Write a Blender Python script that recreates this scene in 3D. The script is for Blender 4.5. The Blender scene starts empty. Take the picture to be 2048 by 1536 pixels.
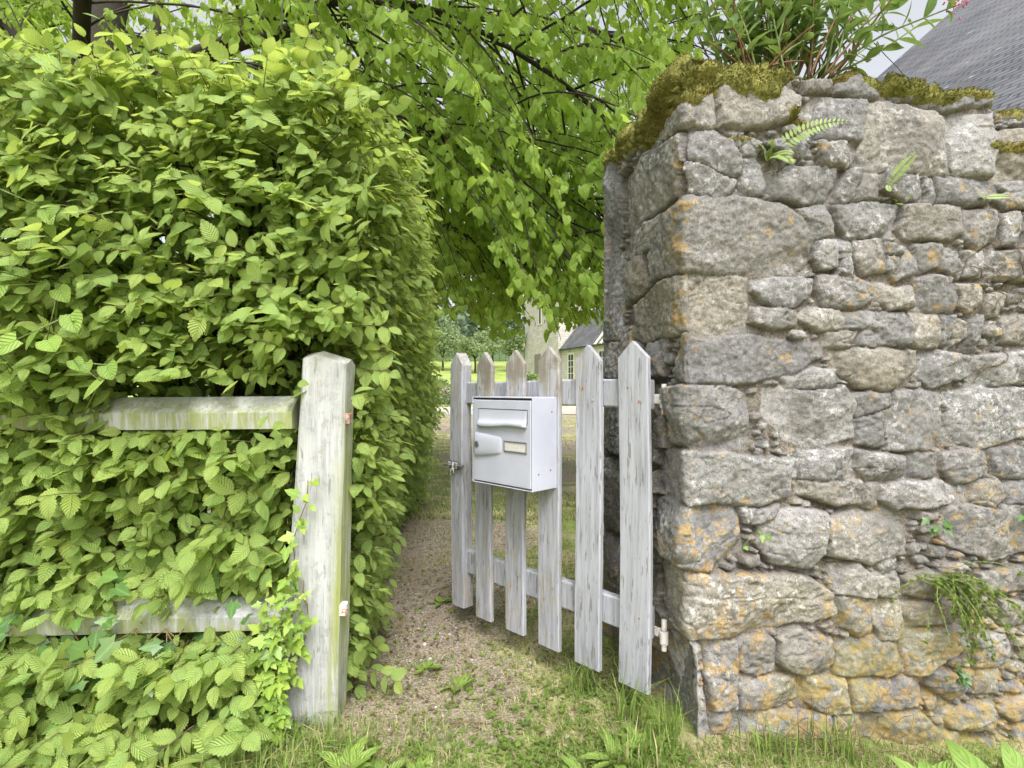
import bpy, math, random
import numpy as np
from mathutils import Vector, Matrix

random.seed(7)
rng = np.random.default_rng(7)
SC = bpy.context.scene
COL = SC.collection
R = math.radians

# ------------------------------------------------------------------ camera, sky, sun, exposure
F = 1100.0                       # focal length in pixels of the 2048 px wide photograph
CZ = 1.08                        # camera height
cam_d = bpy.data.cameras.new('camera')
cam_d.sensor_width = 36.0
cam_d.lens = 36.0 * F / 2048
cam_d.shift_y = 9.0 / 2048
cam_d.clip_start = 0.05
cam_d.clip_end = 3000
cam = bpy.data.objects.new('camera', cam_d)
COL.objects.link(cam)
cam.location = (0, 0, CZ)
cam.rotation_euler = (R(90), 0, 0)
SC.camera = cam

SUN_EL, SUN_AZ = 55.0, 168.0     # azimuth clockwise from +Y: the sun stands behind the camera, a little right
world = bpy.data.worlds.new('World')
SC.world = world
world.use_nodes = True
nt = world.node_tree
bg = nt.nodes['Background']
sky = nt.nodes.new('ShaderNodeTexSky')
sky.sky_type = 'NISHITA'
sky.sun_disc = False
sky.sun_elevation = R(SUN_EL)
sky.sun_rotation = R(SUN_AZ)
sky.air_density = 1.0
sky.dust_density = 6.0
sky.ozone_density = 1.0
hs = nt.nodes.new('ShaderNodeHueSaturation')   # an overcast sky: most of the blue taken out
hs.inputs['Saturation'].default_value = 0.22
nt.links.new(sky.outputs[0], hs.inputs['Color'])
nt.links.new(hs.outputs[0], bg.inputs['Color'])
bg.inputs['Strength'].default_value = 0.15

sun_d = bpy.data.lights.new('sun', 'SUN')
sun_d.energy = 1.0
sun_d.angle = R(25)
sun_d.color = (1.0, 0.98, 0.95)
sun = bpy.data.objects.new('sun', sun_d)
COL.objects.link(sun)
az, el = R(SUN_AZ), R(SUN_EL)
to_sun = Vector((math.sin(az) * math.cos(el), math.cos(az) * math.cos(el), math.sin(el)))
sun.rotation_euler = to_sun.to_track_quat('Z', 'Y').to_euler()
sun.location = to_sun * 50

SC.view_settings.view_transform = 'Standard'
SC.view_settings.look = 'None'
SC.view_settings.gamma = 1.0
SC.view_settings.exposure = 1.1
SC.render.engine = 'CYCLES'
SC.cycles.max_bounces = 9
SC.cycles.diffuse_bounces = 6
SC.cycles.transmission_bounces = 6
SC.cycles.glossy_bounces = 2
SC.cycles.use_denoising = True
SC.cycles.caustics_reflective = False
SC.cycles.caustics_refractive = False

# ------------------------------------------------------------------ helpers
_T = np.random.default_rng(11).random((8, 256, 256))


def vnoise(x, y, seed=0):
    xi = np.floor(x).astype(int); yi = np.floor(y).astype(int)
    fx = x - xi; fy = y - yi
    fx = fx * fx * (3 - 2 * fx); fy = fy * fy * (3 - 2 * fy)
    t = _T[seed % 8]
    ox = 37 * (seed // 8)
    a = t[(xi + ox) & 255, yi & 255]; b = t[(xi + 1 + ox) & 255, yi & 255]
    c = t[(xi + ox) & 255, (yi + 1) & 255]; d = t[(xi + 1 + ox) & 255, (yi + 1) & 255]
    return (a * (1 - fx) + b * fx) * (1 - fy) + (c * (1 - fx) + d * fx) * fy - 0.5


def fbm(x, y, seed=0, octv=4, gain=0.5):
    s = 0; a = 1.0
    for k in range(octv):
        s = s + a * vnoise(x * 2 ** k + 17.3 * k, y * 2 ** k + 5.1 * k, seed + k)
        a *= gain
    return s


def smooth(x, a, b):
    t = np.clip((np.asarray(x, float) - a) / (b - a), 0, 1)
    return t * t * (3 - 2 * t)


def unit(v):
    v = np.asarray(v, float)
    return v / np.maximum(np.linalg.norm(v, axis=-1, keepdims=True), 1e-9)


def link(o, parent=None):
    COL.objects.link(o)
    if parent is not None:
        o.parent = parent
    return o


def mesh(name, V, Fc, mat, parent=None, tint=None, uv=None, shade=True, extra=None):
    """V (n,3); Fc an (m,k) array or a list of such arrays; one mesh object."""
    V = np.asarray(V, np.float32)
    blocks = Fc if isinstance(Fc, list) else [Fc]
    blocks = [np.asarray(b, np.int32) for b in blocks if len(b)]
    loops = np.concatenate([b.ravel() for b in blocks])
    tot = np.concatenate([np.full(len(b), b.shape[1], np.int32) for b in blocks])
    start = np.concatenate([[0], np.cumsum(tot)[:-1]]).astype(np.int32)
    me = bpy.data.meshes.new(name)
    me.vertices.add(len(V)); me.loops.add(len(loops)); me.polygons.add(len(tot))
    me.vertices.foreach_set('co', V.ravel())
    me.loops.foreach_set('vertex_index', loops.astype(np.int32))
    me.polygons.foreach_set('loop_start', start)
    me.polygons.foreach_set('loop_total', tot)
    me.polygons.foreach_set('use_smooth', np.full(len(tot), bool(shade)))
    me.update(calc_edges=True)
    if uv is not None:
        l = me.uv_layers.new(name='UVMap')
        l.data.foreach_set('uv', np.asarray(uv, np.float32)[loops].ravel())
    if tint is not None:
        c = me.color_attributes.new('tint', 'FLOAT_COLOR', 'POINT')
        t = np.ones((len(V), 4), np.float32); tt = np.asarray(tint, np.float32)
        t[:, :tt.shape[1]] = tt
        c.data.foreach_set('color', t.ravel())
    if extra:
        for k, a in extra.items():
            at = me.attributes.new(k, 'FLOAT', 'POINT')
            at.data.foreach_set('value', np.asarray(a, np.float32))
    me.materials.append(mat)
    return link(bpy.data.objects.new(name, me), parent)


def tag(o, label=None, cat=None, group=None, kind=None):
    if label: o['label'] = label
    if cat: o['category'] = cat
    if group: o['group'] = group
    if kind: o['kind'] = kind
    return o


def thing(name, label, cat, loc=(0, 0, 0), rz=0.0, group=None):
    o = bpy.data.objects.new(name, None)
    o.empty_display_size = 0.1
    COL.objects.link(o)
    o.location = loc; o.rotation_euler = (0, 0, rz)
    return tag(o, label, cat, group)


class MB:
    """collects quads/tris of several simple solids for one part"""
    def __init__(s): s.V = []; s.Q = []; s.T = []; s.n = 0; s.tint = []
    def add(s, V, Q=(), T=(), tint=None):
        V = np.asarray(V, float)
        if len(Q): s.Q.append(np.asarray(Q, int) + s.n)
        if len(T): s.T.append(np.asarray(T, int) + s.n)
        s.V.append(V); s.n += len(V)
        s.tint.append(np.tile(np.asarray(tint if tint is not None else (0.5, 0.5, 0.5), float), (len(V), 1)))
    def box(s, lo, hi, M=None, bev=0.0, tint=None):
        lo = np.asarray(lo, float); hi = np.asarray(hi, float)
        b = min(bev, 0.49 * float((hi - lo).min()))
        if b <= 0:
            V = np.array([[x, y, z] for z in (lo[2], hi[2]) for y in (lo[1], hi[1]) for x in (lo[0], hi[0])])
            Q = [(0, 2, 3, 1), (4, 5, 7, 6), (0, 1, 5, 4), (2, 6, 7, 3), (0, 4, 6, 2), (1, 3, 7, 5)]
            T = []
        else:
            V = []; Q = []; T = []; idx = {}
            for sx in (0, 1):
                for sy in (0, 1):
                    for sz in (0, 1):
                        c = np.array([hi[0] if sx else lo[0], hi[1] if sy else lo[1], hi[2] if sz else lo[2]])
                        sg = np.array([-1 if sx else 1, -1 if sy else 1, -1 if sz else 1])
                        for a in range(3):
                            p = c + sg * b; p[a] = c[a]
                            idx[(sx, sy, sz, a)] = len(V); V.append(p)
            g = lambda q, a: idx[(q[0], q[1], q[2], a)]
            for a in range(3):
                o1, o2 = [(1, 2), (0, 2), (0, 1)][a]
                for sd in (0, 1):
                    q = []
                    for (i, j) in ((0, 0), (1, 0), (1, 1), (0, 1)):
                        c = [0, 0, 0]; c[a] = sd; c[o1] = i; c[o2] = j
                        q.append(g(c, a))
                    if (sd == 0) ^ (a == 1): q = q[::-1]
                    Q.append(q)
            for a in range(3):
                o1, o2 = [(1, 2), (0, 2), (0, 1)][a]
                for i in (0, 1):
                    for j in (0, 1):
                        c0 = [0, 0, 0]; c1 = [0, 0, 0]
                        c0[a] = 0; c1[a] = 1; c0[o1] = c1[o1] = i; c0[o2] = c1[o2] = j
                        Q.append((g(c0, o1), g(c1, o1), g(c1, o2), g(c0, o2)))
            for sx in (0, 1):
                for sy in (0, 1):
                    for sz in (0, 1):
                        T.append([idx[(sx, sy, sz, a)] for a in range(3)])
            V = np.array(V)
        if M is not None:
            V = V @ np.asarray(M.to_3x3()).T + np.asarray(M.translation)
        s.add(V, Q, T, tint)
    def tube(s, P, rad, n=8, tint=None, cap=True):
        P = np.asarray(P, float); m = len(P)
        rad = np.broadcast_to(np.asarray(rad, float), (m,))
        tan = np.gradient(P, axis=0); tan = unit(tan)
        up = np.array([0, 0, 1.0]) if abs(tan[0, 2]) < 0.9 else np.array([1.0, 0, 0])
        u = unit(np.cross(tan, up)); w = np.cross(tan, u)
        a = np.linspace(0, 2 * np.pi, n, endpoint=False)
        V = (P[:, None] + rad[:, None, None] * (np.cos(a)[None, :, None] * u[:, None] + np.sin(a)[None, :, None] * w[:, None])).reshape(-1, 3)
        i = np.arange(m - 1)[:, None] * n; j = np.arange(n)[None]; k = (j + 1) % n
        Q = np.stack([i + j, i + k, i + n + k, i + n + j], -1).reshape(-1, 4)
        T = []
        if cap:
            V = np.vstack([V, P[:1], P[-1:]])
            c0 = m * n; b = (m - 1) * n
            T = [(c0, (q + 1) % n, q) for q in range(n)] + [(c0 + 1, b + q, b + (q + 1) % n) for q in range(n)]
        s.add(V, Q, T, tint)
    def cyl(s, p, q, r, n=14, tint=None):
        s.tube(np.array([p, q], float), r, n, tint)
    def build(s, name, mat, parent=None, shade=False, extra=None):
        bl = []
        if s.Q: bl.append(np.concatenate(s.Q))
        if s.T: bl.append(np.concatenate(s.T))
        return mesh(name, np.concatenate(s.V), bl, mat, parent, tint=np.concatenate(s.tint), shade=shade, extra=extra)


# ------------------------------------------------------------------ materials
class NT:
    def __init__(s, name):
        s.m = bpy.data.materials.new(name); s.m.use_nodes = True
        s.t = s.m.node_tree
        s.p = s.t.nodes['Principled BSDF']; s.out = s.t.nodes['Material Output']
    def n(s, kind, **kw):
        x = s.t.nodes.new('ShaderNode' + kind)
        for k, v in kw.items(): setattr(x, k, v)
        return x
    def l(s, a, b): s.t.links.new(a, b)
    def put(s, sock, v):
        if isinstance(v, bpy.types.NodeSocket): s.l(v, sock)
        elif isinstance(v, (tuple, list)) and len(v) == 3 and sock.type == 'RGBA': sock.default_value = (*v, 1)
        else: sock.default_value = v
    def coord(s, which='Object', scale=None):
        c = s.n('TexCoord').outputs[which]
        if scale is None: return c
        mp = s.n('Mapping'); s.l(c, mp.inputs[0]); mp.inputs['Scale'].default_value = scale
        return mp.outputs[0]
    def noise(s, vec, scale, detail=4, rough=0.55, dist=0.0):
        x = s.n('TexNoise'); s.l(vec, x.inputs['Vector'])
        x.inputs['Scale'].default_value = scale; x.inputs['Detail'].default_value = detail
        x.inputs['Roughness'].default_value = rough; x.inputs['Distortion'].default_value = dist
        return x.outputs[0]
    def voro(s, vec, scale, out='Distance', feat='F1'):
        x = s.n('TexVoronoi', feature=feat); s.l(vec, x.inputs['Vector']); x.inputs['Scale'].default_value = scale
        return x.outputs[out]
    def ramp(s, f, stops, interp='LINEAR'):
        r = s.n('ValToRGB'); s.put(r.inputs[0], f); cr = r.color_ramp; cr.interpolation = interp
        while len(cr.elements) < len(stops): cr.elements.new(0.5)
        for e, (p, c) in zip(cr.elements, stops):
            e.position = p; e.color = (*(c if isinstance(c, (tuple, list)) else (c, c, c)), 1)
        return r.outputs[0]
    def step(s, f, a, b):
        x = s.n('MapRange', interpolation_type='SMOOTHSTEP'); s.put(x.inputs[0], f)
        x.inputs[1].default_value = a; x.inputs[2].default_value = b
        return x.outputs[0]
    def math(s, op, a, b=0.0):
        x = s.n('Math', operation=op); s.put(x.inputs[0], a); s.put(x.inputs[1], b); return x.outputs[0]
    def mix(s, f, a, b, mode='MIX'):
        x = s.n('Mix', data_type='RGBA', blend_type=mode); s.put(x.inputs[0], f); s.put(x.inputs[6], a); s.put(x.inputs[7], b)
        return x.outputs[2]
    def attr(s, name, out='Color'):
        x = s.n('Attribute', attribute_name=name); return x.outputs[out]
    def sep(s, c):
        x = s.n('SeparateColor'); s.l(c, x.inputs[0]); return x.outputs
    def bump(s, h, strength, dist, normal=None):
        x = s.n('Bump'); s.put(x.inputs['Height'], h); x.inputs['Strength'].default_value = strength
        x.inputs['Distance'].default_value = dist
        if normal is not None: s.l(normal, x.inputs['Normal'])
        return x.outputs[0]
    def finish(s, color, rough=0.8, normal=None, spec=0.3, metal=0.0):
        s.put(s.p.inputs['Base Color'], color); s.put(s.p.inputs['Roughness'], rough)
        s.p.inputs['Specular IOR Level'].default_value = spec
        s.put(s.p.inputs['Metallic'], metal)
        if normal is not None: s.l(normal, s.p.inputs['Normal'])
        return s.m


def leaf_mat(name, dark, light, yellow, veins=9.0, trans=0.4, rough=0.42, back=None, brown=True, vein_amt=0.65):
    """tint.r picks dark..light, tint.g how yellow, tint.b how browned at the rim"""
    N = NT(name)
    t = N.sep(N.attr('tint'))
    col = N.mix(t[0], dark, light)
    col = N.mix(t[1], col, yellow)
    uvn = N.n('UVMap'); sp = N.n('SeparateXYZ'); N.l(uvn.outputs[0], sp.inputs[0])
    u, v = sp.outputs[0], sp.outputs[1]                 # u -1..1 across, v 0..1 along
    au = N.math('ABSOLUTE', u)
    hgt = None
    if veins:
        ph = N.math('SUBTRACT', N.math('MULTIPLY', v, veins), N.math('MULTIPLY', au, 2.2))
        w = N.math('COSINE', N.math('MULTIPLY', ph, 6.2832))
        line = N.step(w, 0.35, 1.0)
        mid = N.step(au, 0.1, 0.02)
        vm = N.math('MAXIMUM', line, mid)
        col = N.mix(N.math('MULTIPLY', vm, vein_amt), col, tuple(min(1, c * 1.35 + 0.03) for c in light))
        hgt = N.math('SUBTRACT', N.math('MULTIPLY', w, -0.5), mid)
    else:
        mid = N.step(au, 0.12, 0.03)
        col = N.mix(N.math('MULTIPLY', mid, 0.5), col, tuple(min(1, c * 1.3 + 0.03) for c in light))
    nz = N.noise(N.coord('Object'), 60, 2)
    col = N.mix(N.step(nz, 0.45, 0.75), col, N.mix(0.25, col, yellow))
    if brown:
        rim = N.math('MULTIPLY', N.step(N.math('ADD', au, N.math('MULTIPLY', nz, 0.5)), 1.0, 1.3), t[2])
        col = N.mix(rim, col, (0.3, 0.17, 0.06))
    geo = N.n('NewGeometry')
    bk = N.mix(0.35, col, back or tuple(c * 0.8 + 0.06 for c in light))
    col = N.mix(geo.outputs['Backfacing'], col, bk)
    nrm = N.bump(hgt, 0.9, 0.0028) if hgt is not None else None
    N.finish(col, rough, nrm, 0.45)
    tr = N.n('BsdfTranslucent'); N.l(N.mix(0.55, col, tuple(min(1, c) for c in yellow)), tr.inputs[0])
    ms = N.n('MixShader'); ms.inputs[0].default_value = trans
    N.l(N.p.outputs[0], ms.inputs[1]); N.l(tr.outputs[0], ms.inputs[2]); N.l(ms.outputs[0], N.out.inputs[0])
    return N.m


M_HEDGE = leaf_mat('hornbeam_leaf', (0.15, 0.31, 0.055), (0.38, 0.55, 0.145), (0.56, 0.64, 0.12), 9, 0.48)
M_LIME = leaf_mat('lime_tree_leaf', (0.18, 0.35, 0.04), (0.37, 0.57, 0.085), (0.53, 0.66, 0.10), 5, 0.62, 0.38, brown=False, vein_amt=0.25)
M_IVY = leaf_mat('ivy_leaf', (0.05, 0.13, 0.03), (0.26, 0.42, 0.08), (0.40, 0.50, 0.08), 0, 0.3, 0.3)
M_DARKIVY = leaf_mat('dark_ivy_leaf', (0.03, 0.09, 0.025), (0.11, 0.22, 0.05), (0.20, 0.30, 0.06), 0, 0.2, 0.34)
M_VALERIAN = leaf_mat('valerian_leaf', (0.07, 0.15, 0.04), (0.20, 0.33, 0.09), (0.32, 0.42, 0.10), 0, 0.3, 0.4)
M_WEED = leaf_mat('weed_leaf', (0.09, 0.20, 0.03), (0.27, 0.44, 0.07), (0.42, 0.52, 0.08), 6, 0.35, 0.45, vein_amt=0.3)
M_FERN = leaf_mat('fern_frond', (0.13, 0.23, 0.06), (0.30, 0.42, 0.12), (0.42, 0.46, 0.12), 0, 0.3, 0.5)
M_FAR = leaf_mat('far_tree_leaf', (0.07, 0.13, 0.05), (0.21, 0.30, 0.12), (0.34, 0.40, 0.16), 0, 0.3, 0.6, brown=False)
M_WOODS = leaf_mat('hazed_wood_leaf', (0.06, 0.11, 0.075), (0.14, 0.21, 0.13), (0.2, 0.26, 0.13), 0, 0.2, 0.7, brown=False)  # lightened bluish greens: distance haze put into the leaf colour


def grass_mat():
    N = NT('grass_blade'); t = N.sep(N.attr('tint'))
    c = N.mix(t[0], (0.11, 0.19, 0.035), (0.26, 0.36, 0.08)); c = N.mix(t[1], c, (0.46, 0.40, 0.22))
    N.finish(c, 0.5, None, 0.3)
    tr = N.n('BsdfTranslucent'); N.l(c, tr.inputs[0]); ms = N.n('MixShader'); ms.inputs[0].default_value = 0.3
    N.l(N.p.outputs[0], ms.inputs[1]); N.l(tr.outputs[0], ms.inputs[2]); N.l(ms.outputs[0], N.out.inputs[0])
    return N.m


def tint_mat(name, a, b, rough=0.8, ns=40, bump=0.3, spec=0.25, third=None):
    N = NT(name); t = N.sep(N.attr('tint')); co = N.coord()
    nz = N.noise(co, ns, 4)
    c = N.mix(t[0], a, b)
    if third: c = N.mix(t[1], c, third)
    c = N.mix(N.step(nz, 0.3, 0.75), N.mix(0.35, c, (0.02, 0.02, 0.02)), c)
    return N.finish(c, rough, N.bump(nz, bump, 0.01), spec)


M_GRASS = grass_mat()
M_BARK = tint_mat('bark', (0.03, 0.026, 0.02), (0.08, 0.068, 0.05), 0.9, 30, 0.8)
M_TWIG = tint_mat('twig', (0.10, 0.07, 0.04), (0.22, 0.16, 0.09), 0.8, 80, 0.3)
M_STEM = tint_mat('green_stem', (0.16, 0.24, 0.07), (0.32, 0.40, 0.14), 0.5, 80, 0.1, third=(0.22, 0.11, 0.06))
M_PEBBLE = tint_mat('pebble', (0.16, 0.14, 0.12), (0.62, 0.58, 0.52), 0.75, 60, 0.3)
M_PETAL = tint_mat('pink_petal', (0.45, 0.05, 0.10), (0.70, 0.20, 0.25), 0.6, 80, 0.1)


def stone_mat():
    N = NT('lichened_limestone')
    co = N.coord()
    st = N.attr('tint'); stc = N.sep(st)
    mort = N.attr('mortar', 'Fac'); lich = N.attr('lichen', 'Fac'); plas = N.attr('plaster', 'Fac'); alg = N.attr('algae', 'Fac')
    n1 = N.noise(co, 5.0, 5, 0.6); n2 = N.noise(co, 36, 8, 0.72, 0.3); n3 = N.noise(co, 150, 5, 0.75)
    base = N.mix(stc[0], (0.17, 0.168, 0.173), (0.335, 0.329, 0.323))
    base = N.mix(stc[1], base, (0.33, 0.29, 0.215))
    base = N.mix(N.math('MULTIPLY', stc[2], 0.65), base, (0.19, 0.195, 0.20))
    base = N.mix(N.step(n2, 0.36, 0.68), N.mix(0.30, base, (0.10, 0.097, 0.09)), N.mix(0.2, base, (0.60, 0.58, 0.53)))
    base = N.mix(N.step(n1, 0.47, 0.66), base, N.mix(0.55, base, (0.14, 0.137, 0.13)))
    # strata / cracks
    stv = N.noise(N.coord('Object', (6, 6, 60)), 1.6, 4, 0.6, 0.6)
    base = N.mix(N.math('MULTIPLY', N.step(stv, 0.57, 0.7), 0.25), base, (0.20, 0.17, 0.13))
    # mortar: crumbly, sandy with brown earth
    mc = N.mix(N.step(n3, 0.3, 0.7), (0.08, 0.07, 0.062), (0.31, 0.28, 0.24))
    mc = N.mix(N.step(n2, 0.5, 0.66), mc, (0.13, 0.10, 0.07))
    col = N.mix(mort, base, mc)
    # black crust spots, white crust, ochre lichen
    vd = N.voro(co, 55, 'Distance')
    dk = N.math('MULTIPLY', N.step(N.noise(co, 19, 6, 0.75), 0.53, 0.60), N.step(N.noise(co, 3.1, 3), 0.42, 0.56))
    col = N.mix(N.math('MULTIPLY', dk, 0.62), col, (0.085, 0.085, 0.085))
    pits = N.step(N.noise(co, 190, 3, 0.6), 0.44, 0.39)
    col = N.mix(N.math('MULTIPLY', pits, 0.6), col, (0.07, 0.066, 0.06))
    wn = N.noise(co, 42, 9, 0.78, 0.3)
    wl = N.math('MULTIPLY', N.step(wn, 0.54, 0.57), N.step(N.noise(co, 6.0, 4), 0.42, 0.58))
    col = N.mix(N.math('MULTIPLY', N.math('MULTIPLY', wl, N.math('SUBTRACT', 0.85, mort)), N.math('ADD', 0.3, N.math('MULTIPLY', stc[0], 0.7))), col, (0.58, 0.575, 0.57))
    no = N.noise(co, 24, 6, 0.75, 0.3); nl = N.noise(co, 3.6, 3)
    om = N.math('ADD', no, N.math('MULTIPLY', N.math('SUBTRACT', lich, 0.5), 0.13))
    om = N.math('MULTIPLY', N.step(om, 0.56, 0.60), N.step(N.math('ADD', nl, N.math('MULTIPLY', lich, 0.12)), 0.50, 0.60))
    oc = N.mix(N.step(n3, 0.35, 0.65), (0.34, 0.19, 0.035), (0.46, 0.33, 0.12))
    col = N.mix(N.math('MULTIPLY', om, 0.66), col, oc)
    # green-yellow algae wash low down
    ag = N.math('MULTIPLY', alg, N.step(N.noise(co, 6, 4), 0.42, 0.62))
    col = N.mix(N.math('MULTIPLY', ag, 0.42), col, (0.30, 0.27, 0.10))
    # remains of whitewashed render
    pm = N.math('MULTIPLY', N.math('MULTIPLY', plas, N.step(n2, 0.40, 0.52)), N.step(n1, 0.30, 0.55))
    col = N.mix(pm, col, (0.46, 0.46, 0.465))
    h = N.math('ADD', N.math('MULTIPLY', n2, 0.6), N.math('MULTIPLY', n3, 0.5))
    return N.finish(col, 0.92, N.bump(h, 0.9, 0.009), 0.15)


def paint_mat(name, paint=(0.42, 0.43, 0.475), wood_a=(0.25, 0.235, 0.21), wood_b=(0.46, 0.44, 0.41), green=0.0):
    """flaking white paint; vertex value 'wear' 0 fresh .. 1 bare"""
    N = NT(name); co = N.coord()
    cz = N.coord('Object', (55, 55, 3.4)); cf = N.coord('Object', (160, 160, 9))
    wear = N.attr('wear', 'Fac')
    g = N.noise(cz, 1.0, 6, 0.65, 0.5); gf = N.noise(cf, 1.0, 4, 0.6)
    blot = N.noise(co, 9, 5, 0.6)
    wood = N.mix(N.step(gf, 0.3, 0.7), wood_a, wood_b)
    wood = N.mix(N.step(blot, 0.45, 0.65), wood, N.mix(0.5, wood, (0.30, 0.27, 0.20)))
    f = N.math('ADD', N.math('ADD', N.math('MULTIPLY', g, 0.55), N.math('MULTIPLY', blot, 0.45)), N.math('MULTIPLY', N.math('SUBTRACT', wear, 0.5), 0.42))
    bare = N.step(N.math('ADD', f, N.math('MULTIPLY', N.math('SUBTRACT', gf, 0.5), 0.5)), 0.56, 0.64)
    pc = N.mix(N.step(N.math('ADD', g, N.math('MULTIPLY', wear, 0.15)), 0.4, 0.75), paint, tuple(c * 0.66 for c in paint))
    pc = N.mix(N.step(gf, 0.58, 0.72), pc, tuple(c * 0.5 for c in paint))
    crk = N.step(N.noise(N.coord('Object', (95, 95, 11)), 1, 3, 0.6, 0.2), 0.60, 0.645)
    pc = N.mix(N.math('MULTIPLY', crk, 0.7), pc, tuple(c * 0.6 for c in wood_a))
    wood = N.mix(N.math('MULTIPLY', N.step(wear, 0.7, 0.95), N.step(blot, 0.35, 0.6)), wood, N.mix(0.6, wood, (0.17, 0.145, 0.11)))
    col = N.mix(bare, pc, wood)
    if green:
        lm = N.noise(co, 15, 6, 0.7)
        col = N.mix(N.math('MULTIPLY', N.step(lm, 0.50, 0.58), 0.7), col, (0.43, 0.44, 0.43))
        col = N.mix(N.math('MULTIPLY', N.step(lm, 0.44, 0.38), 0.55), col, (0.27, 0.26, 0.24))
        al = N.attr('algae', 'Fac')
        col = N.mix(N.math('MULTIPLY', al, N.step(g, 0.35, 0.6)), col, (0.30, 0.33, 0.12))
    h = N.math('SUBTRACT', N.math('MULTIPLY', gf, 0.5), N.math('MULTIPLY', bare, 0.6))
    return N.finish(col, 0.7, N.bump(h, 0.5, 0.004), 0.25)


def metal_paint():
    N = NT('white_enamelled_steel'); co = N.coord()
    n = N.noise(co, 7, 4); g = N.noise(co, 240, 2)
    c = N.mix(N.step(n, 0.35, 0.7), (0.44, 0.455, 0.54), (0.49, 0.505, 0.59))
    sp = N.step(N.noise(co, 90, 2), 0.70, 0.73)
    c = N.mix(N.math('MULTIPLY', sp, 0.5), c, (0.35, 0.34, 0.30))
    drip = N.noise(N.coord('Object', (45, 45, 3)), 1, 4)
    c = N.mix(N.math('MULTIPLY', N.step(drip, 0.55, 0.75), 0.18), c, (0.50, 0.50, 0.46))
    return N.finish(c, N.ramp(n, [(0.3, 0.28), (0.7, 0.42)]), N.bump(g, 0.05, 0.001), 0.5)


def rust_mat(name, metal=(0.35, 0.35, 0.36), rust=(0.28, 0.10, 0.04), lo=0.45, hi=0.55, paint=None):
    N = NT(name); co = N.coord(); n = N.noise(co, 70, 5, 0.65)
    f = N.step(n, lo, hi)
    c = N.mix(f, paint or metal, N.mix(N.noise(co, 200, 3), rust, tuple(r * 1.9 for r in rust)))
    return N.finish(c, 0.6, N.bump(n, 0.4, 0.002), 0.4)


def masonry_mat():
    N = NT('pale_coursed_stone'); co = N.coord('UV')
    b = N.n('TexBrick'); N.l(co, b.inputs['Vector'])
    b.inputs['Scale'].default_value = 1.0; b.inputs['Brick Width'].default_value = 0.55; b.inputs['Row Height'].default_value = 0.26
    b.inputs['Mortar Size'].default_value = 0.018; b.inputs['Bias'].default_value = 0.0
    b.inputs['Color1'].default_value = (0.43, 0.415, 0.375, 1); b.inputs['Color2'].default_value = (0.55, 0.535, 0.49, 1); b.inputs['Mortar'].default_value = (0.37, 0.34, 0.27, 1)
    n = N.noise(N.coord(), 0.7, 5)
    c = N.mix(N.step(n, 0.45, 0.7), b.outputs[0], N.mix(0.35, b.outputs[0], (0.30, 0.28, 0.23)))
    return N.finish(c, 0.9, N.bump(b.outputs[1], 0.4, 0.02), 0.1)


def slate_mat():
    N = NT('grey_slate'); co = N.coord('UV')
    mp = N.n('Mapping'); N.l(co, mp.inputs[0])
    wob = N.noise(co, 1.2, 3)
    b = N.n('TexBrick'); N.l(co, b.inputs['Vector'])
    b.inputs['Scale'].default_value = 1.0; b.inputs['Brick Width'].default_value = 0.15; b.inputs['Row Height'].default_value = 0.075
    b.inputs['Mortar Size'].default_value = 0.009; b.inputs['Mortar Smooth'].default_value = 0.3
    b.inputs['Color1'].default_value = (0.075, 0.078, 0.09, 1); b.inputs['Color2'].default_value = (0.125, 0.128, 0.145, 1); b.inputs['Mortar'].default_value = (0.03, 0.031, 0.036, 1)
    c = N.mix(N.step(N.noise(co, 0.9, 4), 0.42, 0.68), b.outputs[0], N.mix(0.22, b.outputs[0], (0.30, 0.30, 0.30)))
    c = N.mix(N.step(N.noise(co, 5, 4), 0.66, 0.72), c, (0.36, 0.37, 0.38))
    c = N.mix(N.math('MULTIPLY', N.step(N.noise(N.coord('UV', (1, 0.25, 1)), 2.6, 4), 0.5, 0.7), 0.3), c, (0.22, 0.19, 0.17))
    return N.finish(c, 0.65, N.bump(b.outputs[1], 0.8, 0.02), 0.4)


def plain(name, c, rough=0.6, spec=0.3, ns=30, var=0.2, metal=0.0):
    N = NT(name); n = N.noise(N.coord(), ns, 4)
    cc = N.mix(N.math('MULTIPLY', N.step(n, 0.35, 0.7), var * 2), c, tuple(x * 0.6 for x in c))
    return N.finish(cc, rough, N.bump(n, 0.15, 0.003), spec, metal)


M_STONE = stone_mat()
M_PAINT = paint_mat('flaking_white_paint')
M_POST = paint_mat('old_whitewashed_oak', (0.47, 0.48, 0.485), (0.28, 0.315, 0.28), (0.46, 0.45, 0.42), green=1.0)
M_BOX = metal_paint()
M_SEAM = plain('shadow_gap_grey', (0.10, 0.10, 0.11), 0.7, 0.2)  # dark colour standing in for shade in the letterbox gaps; also keyhole, rivets
M_STEEL = plain('dull_steel', (0.36, 0.36, 0.37), 0.4, 0.5, 60, 0.2, 0.7)
M_RUST = rust_mat('rusty_iron')
M_PRUST = rust_mat('white_painted_rusty_iron', lo=0.56, hi=0.62, paint=(0.66, 0.65, 0.62))
M_CARD = plain('name_card_paper', (0.62, 0.60, 0.58), 0.5, 0.4, 90, 0.15)
M_ROPE = plain('frayed_white_cord', (0.55, 0.52, 0.46), 0.9, 0.1, 200, 0.3)
M_MASON = masonry_mat()
M_SLATE = slate_mat()
M_TRIM = plain('dressed_cream_stone', (0.62, 0.57, 0.45), 0.85, 0.15, 3, 0.15)
M_GLASS = plain('dark_window_glass', (0.05, 0.055, 0.06), 0.15, 0.5, 3, 0.1)
M_WFRAME = plain('white_window_wood', (0.70, 0.70, 0.68), 0.5, 0.3, 10, 0.1)
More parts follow.
